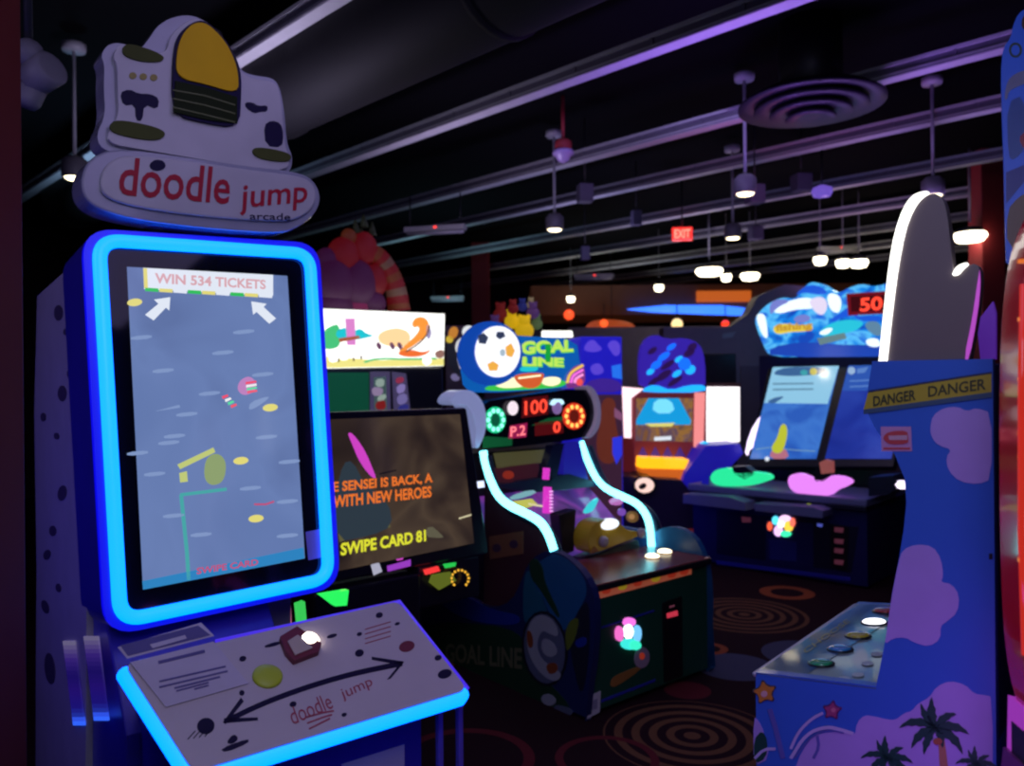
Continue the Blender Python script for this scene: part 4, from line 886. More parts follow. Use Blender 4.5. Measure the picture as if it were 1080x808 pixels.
b = MB(); b.pp(pl, smooth([(676, 414), (674, 380), (678, 360), (690, 352), (704, 358), (722, 356), (738, 362), (744, 380), (744, 414)], 1, True), -.1, 0, mat('violet blue topper', (.05, .03, .3), .4, srgb(52, 30, 165), .8))
tpm = [glow('topper cyan', 30, 160, 250, 1.5), glow('topper blue', 20, 100, 250, 1.4), mat('topper dark', (.04, .01, .08), .5, srgb(38, 14, 70), .8)]
for (x, y, rx, ry, k) in ((692, 385, 7, 4, 1), (686, 392, 5, 3, 0), (700, 376, 8, 3.5, 1), (716, 379, 5, 3, 0), (704, 385, 9, 3, 2), (722, 384, 7, 7, 1), (728, 390, 6, 5, 0), (714, 394, 6, 3, 0), (700, 396, 10, 4, 2), (688, 370, 6, 3, 2), (727, 372, 7, 4, 2), (708, 366, 6, 3, 1), (690, 402, 8, 3, 2), (730, 366, 6, 4, 2), (712, 402, 10, 3, 2)):
    b.dec(pl, smooth(pe(x, y, rx, ry, 8, -35), 1, True), tpm[k], .004 + .001 * k)
b.dec(pl, smooth([(678, 410), (690, 405), (708, 412), (726, 406), (744, 406), (744, 414), (678, 414)], 1, True), tpm[0], .008)
b.ball(pl.hp(687, 356, .0), .06, tpm[1], seg=12, rings=7) if False else None
b.build('topper', r)
b = MB(); b.pp(pl.sh(.1), smooth([(737, 470), (746, 464), (752, 476), (748, 492), (738, 498)], 2, True), -.08, 0, glow('cyan side lamp', 20, 190, 250, 1.3)); b.build('side_lamp', r)
b = MB(); b.pp(pl.sh(.3), [(722, 500), (745, 470), (780, 468), (784, 478), (738, 528), (716, 524)], -.4, 0, mat('blue lit ramp', (.03, .03, .4), .4, srgb(22, 14, 150), .7)); b.build('side_wing', r)
b = MB(); b.pp(pl.sh(.5), smooth([(668, 512), (676, 503), (690, 502), (694, 512), (688, 522), (672, 524)], 2, True), -.5, 0, BLACK); b.pp(pl.sh(.51), pe(680, 512, 10, 8, 20), -.02, .0, glow('pale rose round light', 245, 205, 195, 1.2)); b.pp(pl.sh(.53), smooth(pe(678, 513, 4.5, 3, 10, -30), 1, True), -.02, .0, BLACK)
b.build('round_light', r)
b = MB(); b.pp(pl.sh(.55), [(640, 528), (655, 504), (722, 508), (740, 530), (735, 560), (660, 560)], -.6, -.12, mat('dark violet desk', (.03, .015, .06), .4)); b.build('desk', r)

# white glowing side panel and black box above it
a = at(742, 404, 8.6); fr = Fr((a.x, a.y, 0), 0); pl = Pl(fr, (0, 0, 0))
r = thing('arcade_cabinet', fr, 'black cabinet end with a blank blazing white light panel, left of the wave machine', 'arcade machine')
P0, P1 = pl.h(740, 373), pl.h(777, 373); b = MB(); b.box(P0[0], P1[0], .02, .5, 0, P0[1], BLACK); b.build('body', r, .01)
b = MB(); b.pp(pl, [(746, 407), (780, 408), (780, 466), (745, 467)], -.03, .01, glow('white light panel', 255, 245, 250, 1.8)); b.build('light_panel', r, .006)
b = MB(); b.pp(pl, [(745, 404), (781, 404), (781, 408), (745, 408)], -.04, .015, mat('brown panel cap', (.2, .08, .06), .5)); b.build('panel_cap', r)
# dark tall machine back, left of wave sign
a = at(782, 335, 9.35); fr = Fr((a.x, a.y, 0), 0); pl = Pl(fr, (0, 0, 0))
r = thing('vending_cabinet', fr, 'tall dark slate cabinet back with a stepped rounded top beside the wave sign', 'cabinet')
b = MB(); b.pp(pl, [(700, 345), (770, 345), (790, 330), (800, 312), (828, 300), (850, 302), (860, 330), (860, 549), (700, 549)], -.3, 0, mat('slate grey cabinet', (.22, .19, .27), .6)); b.build('body', r)
b = MB(); b.pp(pl.sh(.01), [(781, 386), (800, 386), (800, 470), (781, 470)], -.0, .02, mat('violet grey strip', (.13, .10, .17), .5)); b.pp(pl.sh(.01), [(762, 352), (776, 350), (772, 356), (762, 357)], 0, .01, mat('pale sticker', (.3, .35, .45), .5)); b.build('door_panel', r)

# plush toys piled on a prize machine behind the scoreboard sign
a = at(518, 352, 7.2); fr = Fr((a.x, a.y, 0), 10); pl = Pl(fr, (0, 0, 0))
r = thing('prize_machine', fr, 'dark prize machine whose top carries a heap of bright toys, behind the round white badge', 'prize machine')
P0, P1 = pl.h(510, 357), pl.h(608, 357); b = MB(); b.box(P0[0], P1[0], 0, .7, 0, P0[1], mat('dark maroon cabinet', (.05, .012, .03), .4)); b.build('body', r, .01)
b = MB(); b.pp(pl, [(571, 349), (603, 349), (604, 356), (571, 356)], .0, .03, glow('white tube lamp', 250, 250, 240, 1.8)); b.build('tube_lamp', r, .01)
toyc = {'yellow': (235, 190, 20), 'red': (150, 40, 40), 'blue': (50, 60, 150), 'violet': (110, 70, 140), 'green': (110, 140, 90), 'cream': (190, 170, 130)}
for i, (x, y, R, cn, lab) in enumerate(((553, 346, .085, 'yellow', 'brightest yellow plush toy at the front of the heap'), (540, 337, .07, 'yellow', 'yellow plush toy in the middle of the heap'), (528, 330, .07, 'red', 'dark red plush toy on the left end of the heap'),
        (541, 324, .05, 'red', 'small red plush toy at the very top of the heap'), (562, 328, .06, 'violet', 'violet plush toy on the right shoulder of the heap'), (566, 340, .055, 'green', 'green plush toy low on the right of the heap'),
        (522, 342, .06, 'violet', 'violet plush toy low on the left of the heap'), (551, 322, .045, 'blue', 'blue plush toy between the red and violet ones'), (560, 320, .04, 'cream', 'tiny cream plush toy above the violet one'))):
    c = at(x, y, 7.2 + .12 * (i % 3)); t = thing('plush_toy', Fr((c.x, c.y, c.z), 0), lab, 'plush toy', 'plush toys heaped on the prize machine')
    m_ = mat('plush ' + cn, tuple(v * .5 for v in srgb(*toyc[cn])), .9, srgb(*toyc[cn]), .55 if cn == 'yellow' else .2)
    b = MB(); b.ball((0, 0, -R * .3), R, m_, 1, .9, .95); b.ball((0, -.02, R * .7), R * .62, m_); b.ball((-R * .45, 0, R * 1.2), R * .25, m_, seg=8, rings=5); b.ball((R * .45, 0, R * 1.2), R * .25, m_, seg=8, rings=5); b.build('body', t)
# prize shelf with dark figure shape
a = at(470, 345, 6.5); fr = Fr((a.x, a.y, 0), 10); pl = Pl(fr, (0, 0, 0))
r = thing('prize_machine', fr, 'dark narrow prize machine between the blazing white marquee and the round white badge', 'prize machine')
b = MB(); P0, P1 = pl.h(469, 343), pl.h(498, 343); b.box(P0[0], P1[0], .0, .5, 0, P0[1], mat('dark maroon cabinet', (.05, .012, .03), .4)); b.build('body', r, .01)
b = MB()
for (x, y, rx, ry, cc) in ((478, 351, 5, 7, (200, 130, 50)), (474, 358, 4, 4, (210, 180, 60)), (488, 365, 8, 10, (225, 225, 230)), (494, 350, 7, 7, (235, 240, 245)), (483, 384, 5, 7, (200, 190, 210)), (493, 380, 6, 8, (190, 90, 90)), (480, 398, 5, 4, (110, 100, 140))):
    b.dec(pl, smooth(pe(x, y, rx, ry, 9, 20), 1, True), glow('prize %d %d' % (x, y), *cc, .9), .01)
b.dec(pl.sh(.01), [(470, 362), (478, 362), (485, 390), (484, 398), (474, 385)], BLACK, .004); b.build('prize_window', r)

# ================================================================ WAVE FISHING MACHINE (right middle)
Wd = 1.5; OY = -43
e = floor_at(915, 622); t_ = Fr(e, OY); o = t_.M @ Vector((-Wd, 0, 0)); O = Fr((o.x, o.y, 0), OY)
r = thing('arcade_machine', O, 'two player machine with leaning blue sea screens under a glowing wavy blue sign', 'arcade machine')
NAVY = mat('navy cabinet laminate', (.012, .012, .10), .35); NAVK = mat('dark navy laminate', (.006, .006, .03), .4); TRAY = mat('slate blue tray', (.16, .17, .35), .35)
fo = Pl(O, (0, 0, 0)); zc = fo.h(916, 526)[1]
b = MB(); b.box(0, Wd, .0, 1.15, .02, zc - .06, NAVY)
b.dec(fo, [(756, 538), (906, 556), (898, 604), (756, 584)], NAVK, .004)
b.dec(fo.sh(.004), [(808, 548), (858, 552), (858, 600), (808, 594)], NAVY, .003); b.dec(fo.sh(.007), [(811, 568), (840, 572), (840, 592), (812, 590)], mat('blue lower panel', (.02, .025, .2), .4), .003)
b.dec(fo, [(756, 591), (897, 609), (897, 613), (756, 595)], mat('blue trim line', (.03, .03, .4), .4), .006)
b.build('body', r, .008)
b = MB(); b.dec(fo.sh(.004), [(876, 553), (895, 556), (893, 602), (876, 598)], mat('black coin door', (.01, .008, .012), .3), .006)
for y in (556, 568, 578, 590): b.dec(fo.sh(.010), [(880, y), (890, y + 1), (889, y + 6), (880, y + 5)], mat('dim rose slot', (.2, .08, .1), .4, srgb(115, 52, 70), .3), .002)
b.build('coin_door', r); b = MB(); b.dec(fo.sh(.004), [(782, 545), (792, 546), (792, 551), (783, 551)], mat('dim rose slot', (.2, .08, .1), .4, srgb(115, 52, 70), .3), .004); b.build('coin_door', r); b = MB(); b.dec(fo.sh(.004), [(862, 552), (868, 553), (867, 556), (862, 555)], glow('blue tick', 80, 90, 190, .8), .004); b.build('coin_door', r)
b = MB()
for i, (x, y, rx, ry, cc) in enumerate(((818, 549, 4, 5, (90, 220, 250)), (828, 548, 7, 5, (250, 200, 250)), (812, 555, 3, 5, (230, 90, 60)), (821, 560, 5, 6, (240, 190, 255)), (832, 555, 5, 6, (255, 200, 70)), (829, 563, 6, 3.5, (60, 230, 170)), (836, 551, 3, 5, (255, 110, 90)), (824, 553, 4, 4, (255, 250, 255)))):
    b.dec(fo.sh(.012), smooth(pe(x, y, rx, ry, 9), 1, True), glow('token colour %d' % i, *cc, 1.4), .002 + .001 * i)
b.build('token_light', r)
# counter tray
b = MB(); b.box(-.02, Wd + .02, -.06, .62, zc - .06, zc, TRAY); b.box(-.01, Wd + .01, -.05, .6, zc - .10, zc - .055, NAVK); b.build('counter', r, .012)
b = MB()
for pts in ([(718, 519), (767, 522), (786, 527), (786, 541), (718, 532)], [(795, 528), (858, 532), (868, 536), (868, 547), (796, 540)]):
    pass
ft = Pl(O, (0, -.22, 0))
b.pp(ft, [(720, 521), (768, 524), (786, 530), (786, 539), (720, 531)], -.22, 0, TRAY); b.build('hand_rest', r, .004)
b = MB(); b.pp(ft, [(795, 531), (858, 535), (868, 539), (867, 547), (796, 539)], -.22, 0, TRAY); b.build('hand_rest', r, .004)
# glowing gun rests
gp = Pl(O, (0, -.02, 0))
for nm, pts, mm, cc in (('green', [(749, 503), (756, 495), (770, 493), (778, 498), (788, 497), (800, 498), (812, 500), (815, 505), (804, 509), (794, 512), (776, 513), (754, 512)], None, (40, 225, 150)),
                    ('pink', [(831, 507), (835, 500), (846, 499), (856, 504), (868, 505), (878, 501), (892, 503), (900, 508), (893, 513), (882, 517), (876, 523), (856, 523), (836, 519)], None, (225, 130, 240))):
    b = MB(); b.pp(gp, smooth(pts, 2, True), -.06, .03, glow(nm + ' lit gun rest', *cc, 1.15)); b.build('lit_rest', r, .012)
b = MB(); b.pp(gp.sh(.03), [(857, 500), (864, 488), (874, 486), (876, 502), (868, 508), (860, 508)], -.08, 0, BLACK); b.pp(gp.sh(.035), [(864, 488), (870, 485), (877, 487), (877, 499), (866, 500)], -.06, 0, mat('orange reel plastic', (.45, .18, .08), .4, srgb(170, 90, 90), .5)); b.build('fishing_reel', r)
b = MB(); b.pp(gp.sh(.03), [(772, 492), (786, 492), (796, 500), (786, 506), (774, 500)], -.1, 0, BLACK); b.build('fishing_reel', r)
b = MB(); b.dec(fo.sh(.08), pe(853, 535, 4, 4, 10), glow('yellow green spot', 150, 160, 60, .9), .004); b.build('spot_light', r)
b = MB(); b.ball(gp.hp(949, 512, -.05), .04, glow('white violet lamp', 240, 225, 255, 2.2), 1.5, 1, .8); b.pp(gp, [(915, 504), (940, 502), (948, 512), (936, 522), (915, 524)], -.3, -.02, NAVK); b.build('end_lamp', r)
b = MB(); b.pp(gp, [(740, 506), (744, 500), (770, 494), (772, 497), (748, 503), (746, 530), (741, 530)], -.02, 0, mat('chrome rail', (.6, .6, .7), .2, metal=1.0)); b.build('chrome_rail', r)
# leaning screens
os_ = lean(O, (.13, .745, .97), 31); b = MB()
b.pp(os_, [(812, 378), (968, 373), (942, 492), (786, 492)], -.08, -.004, BLACK); b.build('screen_frame', r, .006)
SEA = cloudy('blue sea screen', None, [(38, 85, 180), (50, 105, 198), (62, 118, 205), (44, 92, 186)], 2.5, 1.0); SKY = glow('pale sky screen', 140, 195, 225, 1.05)
SEAD = cloudy('deep blue sea screen', None, [(24, 42, 138), (30, 50, 150), (38, 62, 162)], 2.5, 1.0)
for (a_, kk) in ((0, 0), (1, 1)):
    dx = 79 * a_; b = MB(); q = [(816 + dx, 384), (886 + dx, 382), (861 + dx, 484), (791 + dx, 484)]
    b.dec(os_, q, SEA if kk == 0 else SEAD, .001)
    s2 = os_.sh(.002)
    if kk == 0:
        b.dec(s2, [(816, 384), (886, 382), (873, 426), (806, 425)], SKY, .001)
        b.dec(s2.sh(.001), smooth([(816, 392), (830, 387), (870, 387), (872, 394), (840, 397), (818, 396)], 1, True), glow('screen title blue', 60, 100, 150), .001)
        b.dec(s2.sh(.002), pe(858, 392, 4, 4, 10), glow('screen title gold', 200, 190, 90), .001); b.dec(s2.sh(.002), pe(848, 393, 4, 3, 10), glow('screen title aqua', 60, 160, 170), .001)
        for y in (405, 411): b.dec(s2.sh(.001), stroke([(815, y), (858, y - .5)], 1.6), glow('screen grey line', 90, 130, 160), .001)
        b.dec(s2.sh(.001), smooth([(808, 424), (818, 419), (828, 418), (822, 422), (816, 426)], 1, True), glow('screen title blue', 60, 100, 150), .001)
        b.dec(s2.sh(.001), smooth([(823, 448), (829, 447), (831, 456), (828, 470), (824, 478), (816, 478), (813, 472), (820, 462)], 2, True), glow('yellow green float', 185, 190, 50, 1.05), .002)
        b.dec(s2, smooth([(814, 474), (828, 472), (833, 484), (811, 484)], 1, True), glow('salmon float base', 180, 110, 130), .001); b.dec(s2.sh(.001), pe(809, 484, 2.5, 2.5, 8), glow('screen white', 225, 232, 245), .001)
        b.dec(s2, stroke([(797, 474), (812, 472), (840, 475), (860, 476)], .8), glow('screen grey green line', 120, 160, 180), .001)
    else:
        b.dec(s2, [(896, 383), (965, 381), (956, 412), (888, 412)], glow('deep sky screen', 45, 85, 175), .001); b.dec(s2.sh(.001), pe(898, 391, 4, 4), glow('screen pale blue', 150, 180, 215), .001); b.dec(s2.sh(.001), [(904, 389), (916, 387), (912, 393), (904, 394)], glow('screen line blue', 90, 130, 200), .001)
        for y in (402, 408): b.dec(s2.sh(.001), stroke([(896, y), (918, y - 1)], 1.4), glow('screen line blue', 90, 130, 200), .001)
    b.build('screen', r)
b = MB(); b.pp(os_, [(793, 452), (800, 441), (806, 436), (803, 446), (794, 472), (786, 478), (788, 466)], -.05, 0, glow('lavender led', 235, 215, 255, 2)); b.build('led_strip', r)
b = MB(); b.box(.05, Wd + .1, 1.2, 1.6, 0, 1.85, NAVK); b.build('back_box', r, .01)
# wave sign
wv = Pl(O, (0, 1.15, 0)); b = MB()
b.pp(wv, smooth([(795, 338), (800, 330), (810, 320), (826, 313), (838, 316), (846, 306), (854, 297), (866, 299), (876, 306), (886, 309), (896, 303), (910, 299), (922, 303), (945, 296), (965, 300), (965, 376), (880, 374), (812, 378), (804, 362)], 2, True), -.12, 0, cloudy('wave sign glow', None, [(20, 70, 180), (20, 130, 225), (90, 190, 245), (30, 100, 215)], 5, 1.1))
w2 = wv.sh(.002)
def wd(pts, m_, off=.002, k=2): b.dec(w2, smooth(pts, k, True) if k else pts, m_, off)
SWH = glow('wave sign white', 225, 240, 250, 1.3)
wd([(796, 332), (806, 330), (809, 342), (810, 358), (804, 354)], SWH); wd([(812, 324), (830, 318), (850, 313), (866, 318), (858, 326), (840, 326), (820, 332)], SWH); wd([(852, 316), (868, 312), (874, 322), (868, 334), (858, 328)], glow('wave sign pinkish', 215, 205, 230, 1.2), .003)
wd([(872, 308), (888, 312), (886, 332), (874, 326)], SWH); wd([(838, 312), (846, 304), (856, 300), (868, 303), (874, 310), (862, 311), (850, 308)], glow('wave sign royal', 30, 90, 220, 1), .003)
wd([(812, 318), (826, 315), (834, 318), (820, 324), (812, 334)], glow('wave sign violet', 120, 130, 210, 1), .003)
wd([(816, 344), (826, 341), (842, 343), (856, 342), (858, 348), (846, 350), (834, 350), (822, 353), (816, 350)], glow('wave sign yellow', 225, 200, 70, 1.1), .004)
b.text(wv.sh(.007), 'fishing', (818, 352), (857, 349), (818, 342), glow('wave sign amber', 200, 150, 50, 1), .04, .001)
wd([(836, 336), (846, 331), (856, 334), (852, 340), (840, 341)], glow('wave sign violet', 120, 130, 210, 1), .003)
wd([(862, 352), (872, 343), (886, 338), (900, 337), (912, 340), (905, 348), (890, 352), (872, 356)], glow('wave sign aqua', 40, 190, 215, 1.1), .003); wd([(862, 352), (872, 346), (880, 346), (872, 354)], SWH, .004)
b.dec(w2, [(862, 357), (891, 351), (893, 357), (865, 364)], mat('grey green nameplate', (.2, .25, .22), .5, srgb(105, 140, 140), .8), .006)
wd([(912, 340), (926, 338), (932, 350), (926, 356), (914, 348)], glow('wave sign grey', 95, 135, 165, 1), .003); wd([(912, 358), (926, 356), (930, 366), (916, 366)], SWH, .004)
wd([(812, 366), (850, 360), (900, 365), (960, 360), (960, 376), (812, 377)], glow('wave sign deep blue', 30, 70, 180, 1), .002, 1)
wd([(898, 318), (884, 340), (872, 338), (890, 330), (900, 334), (930, 332), (930, 340), (900, 338)], glow('wave sign royal', 30, 90, 220, 1), .0025)
b.build('wave_sign', r)
b = MB(); b.dec(wv, [(893, 310), (950, 306), (950, 330), (895, 333)], glow('dark red display', 110, 16, 30, 1), .012); b.dec(wv.sh(.012), [(897, 313), (950, 310), (950, 326), (898, 329)], glow('darker red display', 60, 8, 14, 1), .003)
b.text(wv.sh(.016), '50', (907, 329), (931, 327), (907, 314.5), glow('lit red digits', 255, 70, 50, 1.5), .03); b.build('score_display', r)

# ================================================================ SURFBOARD-FIN CABINET (right front)
p = at_z(797, 709, .86); U = Fr((p.x, p.y, 0), -40)
r = thing('arcade_cabinet', U, 'sky blue cabinet with lilac clouds, palm trees and coloured buttons on its low counter', 'arcade machine')
us = Pl(U, (0, 0, 0)); SKYB = mat('sky blue laminate', (.035, .12, .52), .32, var=.05, coat=.3); LIL = mat('lilac cloud print', (.36, .26, .62), .35, coat=.3)
low_ = us.h(797, 709)
out = [(797, 709), (860, 716), (924, 724), (931, 690), (935, 668), (941, 625), (948, 590), (953, 560), (956, 530), (954, 505), (944, 480), (925, 455), (913, 432), (916, 405), (920, 381), (1047, 378.5)]
pts = [us.h(*p) for p in out]; xr = pts[-1][0]
poly = pts + [(xr, .02), (pts[0][0] - .0, .02)]
b = MB(); b.prism(us, poly, -.03, .0, SKYB)
s1 = us.sh(.0)
def ud(pts, m_, off=.0015, k=2, pl=None): b.dec(pl or us, smooth(pts, k, True) if k else pts, m_, off)
ud([(935, 668), (941, 627), (948, 592), (952, 580), (966, 574), (984, 576), (993, 590), (995, 608), (992, 614), (1004, 616), (1012, 628), (1010, 646), (998, 656), (992, 660), (992, 674), (980, 682), (965, 678), (955, 672), (942, 673), (933, 680)], LIL, .0015, 1)
ud([(981, 452), (984, 438), (996, 430), (1010, 429), (1020, 434), (1030, 430), (1046, 436), (1046, 505), (1032, 511), (1012, 508), (1000, 496), (998, 482), (1004, 474), (990, 470), (983, 462)], LIL, .0015, 1)
# big cloud bank along the bottom
ud([(1047, 735), (1038, 733), (1028, 732), (1018, 722), (1002, 718), (988, 724), (980, 736), (968, 742), (962, 750), (954, 752), (944, 760), (932, 758), (924, 756), (912, 754), (904, 762), (902, 776), (890, 772), (874, 772), (858, 776), (846, 792), (838, 812), (836, 860), (1047, 868)], LIL, .0015, 1)
ud([(795, 756), (800, 760), (806, 772), (812, 800), (795, 808)], LIL, .0015, 1)
# sign strip
YS = mat('caution yellow strip', (.36, .30, .03), .4); u2 = us.sh(.002)
b.dec(us, [(916, 413), (1046, 393), (1046, 414), (911, 432)], YS, .002); b.dec(us.sh(.0005), [(911, 432), (1046, 413.5), (1046, 419), (911, 437)], mat('slate strip', (.04, .08, .14), .4), .0022); b.dec(us.sh(.0005), [(916, 412), (1046, 392), (1046, 394), (916, 414)], mat('dark strip edge', (.02, .03, .08), .4), .0022)
b.text(u2, 'DANGER', (921, 429), (966, 422), (921, 418), mat('dark strip lettering', (.04, .045, .02), .4), .03, .001); b.text(u2, 'DANGER', (979, 419), (1040, 411), (979, 407.5), mat('dark strip lettering', (.04, .045, .02), .4), .02, .001)
# maker sticker: a pale square with a red rounded pointer mark
ST = mat('pale pink sticker', (.42, .22, .42), .5); SR = mat('red sticker mark', (.42, .05, .06), .5)
b.dec(us, [(929, 450), (961, 450), (962, 476), (930, 476)], ST, .0015); ud([(931, 461), (938, 455), (957, 454), (958, 462), (958, 468), (940, 469), (934, 466)], SR, .0015, 1, u2); b.dec(us.sh(.0035), [(937, 459.5), (957, 459), (957, 464), (938, 464)], mat('sticker band', (.45, .28, .36), .5), .0008); b.dec(u2, [(932, 472), (960, 472), (960, 474), (932, 474)], SR, .0008)
# palms
PG = mat('dark green palm print', (.012, .055, .045), .4); PT = mat('tan palm trunk print', (.34, .16, .10), .4)
def palm(cx, cy, s, trunk):
    if trunk: b.dec(u2, smooth([(cx + 3 * s, cy), (cx + 9 * s, cy + 2 * s), (cx + 14 * s, cy + 40 * s), (cx + 16 * s, cy + 75 * s), (cx + 8 * s, cy + 75 * s), (cx + 5 * s, cy + 40 * s)], 1, True), PT, .001)
    for (ex, ey, bx_, by_, w_) in ((-46, 0, -26, -16, 9), (-30, 26, -22, 4, 10), (-4, -40, -6, -18, 10), (28, -18, 12, -18, 9), (44, 8, 24, -8, 10), (36, 34, 26, 6, 10), (-18, -32, -14, -14, 8), (10, 26, 10, 8, 8), (-14, 34, -12, 14, 9)):
        ex *= s * .82; ey *= s * .82; bx_ *= s * .82; by_ *= s * .82; w_ *= s * .9
        A = Vector((cx, cy)); B = Vector((cx + bx_, cy + by_)); C = Vector((cx + ex, cy + ey)); top_ = []; bot = []
        for i in range(9):
            t = i / 8; p = A * (1 - t) ** 2 + B * 2 * t * (1 - t) + C * t * t; d = (B - A) * (1 - t) + (C - B) * t; d.normalize(); nn = Vector((-d.y, d.x)); hw = w_ * math.sin(PI * min(1, t * .9 + .1)) * .6 * (1 if i % 2 else .72)
            top_.append(tuple(p + nn * hw)); bot.append(tuple(p - nn * hw))
        b.dec(us.sh(.003), top_ + bot[::-1], PG, .0008)
palm(986, 768, 1.0, True); palm(936, 800, .75, True); palm(1030, 806, .6, False); palm(950, 830, .8, True)
b.dec(us.sh(.004), pe(989, 782, 5, 3.5), mat('rust coconut print', (.3, .09, .05), .4), .001)
# stars with swooshes
def star(cx, cy, R, m_, off, rot=0):
    p = []
    for i in range(10): a = math.radians(-90 + rot + 36 * i); q = R if i % 2 == 0 else R * .5; p.append((cx + q * math.cos(a), cy + q * math.sin(a)))
    b.dec(us, smooth(p, 1, True), m_, off)
SW = mat('pale violet swoosh', (.42, .36, .62), .4); SWD = mat('blue violet swoosh', (.10, .10, .38), .4)
b.dec(u2, stroke(smooth([(834, 790), (842, 772), (856, 758), (868, 752)], 2), 3), SW, .001); b.dec(u2, stroke(smooth([(834, 800), (850, 774), (872, 766), (888, 770), (900, 774)], 2), 3.5), SW, .001); b.dec(us.sh(.003), stroke(smooth([(838, 800), (854, 778), (872, 769), (890, 773)], 2), 1.5), SWD, .001)
b.dec(u2, stroke([(812, 748), (818, 768), (826, 800)], 5), SWD, .001); b.dec(u2, stroke(smooth([(858, 800), (864, 788), (862, 776)], 1), 3), SWD, .001)
b.dec(u2, smooth([(795, 780), (804, 770), (810, 782), (808, 800), (796, 806)], 1, True), PG, .001); b.dec(u2, stroke(smooth([(796, 800), (806, 790), (818, 790)], 1), 3), SW, .0012)
star(807, 730, 15, mat('star outline', (.06, .05, .05), .4), .003, -10); star(807, 730, 13, mat('orange star print', (.52, .20, .03), .4), .004, -10); b.dec(us.sh(.004), pe(806, 732, 3.4, 3.4), mat('pink star core', (.6, .35, .35), .4), .001)
star(878, 749, 12, mat('maroon star outline', (.10, .02, .10), .4), .003, 6); star(878, 749, 9.5, mat('magenta star print', (.30, .05, .16), .4), .004, 6); b.dec(us.sh(.004), pe(879, 749, 2.4, 2.4), mat('rose star core', (.5, .15, .25), .4), .001)
b.dec(us.sh(.001), stroke([(1043, 587), (1047, 587)], 6), BLACK, .001)
b.build('side_panel', r)
# counter surface
A = us.hp(797, 709); B = us.hp(924, 724.5); cpn = Pl(U, A, B - A, (0, 1, 0))
L_ = (B - A).length; far = cpn.h(907, 637)[1]; CT = mat('grey green counter print', (.20, .27, .27), .3, coat=.5); CB = mat('blue counter print', (.09, .22, .42), .3, coat=.5)
b = MB(); b.prism(cpn, [(0, 0), (L_, 0), (L_, far), (0, far)], -.006, -.002, CT); b.dec(cpn, [(797, 709), (846, 714), (930, 660), (937, 638), (907, 637)], CB, .0)
for k, (x, y) in enumerate(((905, 712), (890, 716), (915, 700), (925, 690))): b.dec(cpn, smooth(pe(x, y, 7, 2.5, 8), 1, True), mat('pale counter cloud', (.40, .46, .46), .4), .001)
b.text(cpn.sh(.001), 'CHOOSE', (850, 690), (897, 656), (846, 686), mat('dim yellow counter lettering', (.32, .32, .12), .4), .02, .001)
b.build('counter_top', r, .002)
b = MB(); b.tube([cpn.P(-.004, 0, -.006), cpn.P(-.004, far, -.006), cpn.P(L_ * .32, far + .004, -.004), cpn.P(L_ * 1.0, far + .004, -.004)], .006, mat('pale counter edging', (.45, .45, .5), .4), 8); b.build('counter_edging', r)
for (x, y, m_) in ((866, 700, mat('green button cap', (.02, .30, .12), .15, coat=.8)), (886, 685, mat('blue button cap', (.03, .22, .50), .15, coat=.8)), (905, 671, mat('yellow button cap', (.48, .42, .03), .15, coat=.8)), (922, 657, glow('lit white button cap', 250, 250, 255, 2.2)), (934, 645, mat('red button cap', (.4, .03, .02), .15, coat=.8))):
    dome(cpn, x, y, 12.5, m_, .32, BLACK, 'button', r)
# front below counter, back, far side
b = MB(); xb = xr
b.box(0.01, xb, .03, far - .0, .03, A.z - .04, SKYB) ; b.build('lower_body', r, .003)
upx = us.h(953, 560)[0]
b = MB(); b.box(upx + .1, xb, .03, far, A.z - .04, pts[-1][1] - .01, NAVY); b.build('upper_body', r, .003)
b = MB(); b.prism(Pl(U, (0, far, 0)), poly, -.03, .0, SKYB); b.build('side_panel', r)
# fin with lit edge
FINM = mat('grey brown fin laminate', (.12, .095, .098), .5, var=.08)
fn = us.sh(-.02); zt2 = us.h(932, 381)[1]
body = [(934, 382), (941, 310), (948, 265), (956, 238), (966, 216), (976, 206), (986, 203), (994, 208), (999, 224), (1002, 252), (1005, 281), (1008, 291), (1014, 286), (1022, 279), (1029, 278), (1033.5, 283), (1034.5, 299), (1031.5, 329), (1022.5, 379)]
b = MB(); b.pp(fn, smooth(body, 2), -.04, 0, FINM); b.build('fin', r, .002)
b = MB(); LW = glow('white led edge', 255, 252, 245, 2.6)
b.pp(fn, smooth([(927.5, 381), (932.5, 330), (938, 280), (944, 246), (953, 220), (962, 207), (972, 202.5), (981, 202), (972, 208), (962, 224), (955, 244), (948, 280), (942, 325), (936, 381)], 1), -.012, .006, LW)
b.build('led_edge', r)
b = MB(); b.pp(fn, smooth([(1005, 289), (1008, 283), (1014, 278.5), (1022, 277), (1017, 283), (1012, 290), (1006, 291)], 1), -.012, .006, LW); b.build('led_edge', r)
b = MB(); b.pp(fn, smooth([(1033.5, 285), (1034.5, 300), (1031.5, 330), (1022.5, 379), (1017, 379), (1026, 335), (1031, 300)], 1), -.0, .004, mat('magenta lit edge', (.3, .1, .3), .4, srgb(190, 70, 200), .7)); b.build('lit_edge', r)
b = MB(); b.pp(us.sh(-.3), [(1034, 379), (1030, 340), (1047, 318), (1050, 330), (1050, 379)], -.02, 0, mat('violet back panel', (.10, .03, .25), .5, srgb(72, 28, 130), .7)); b.build('back_panel', r)

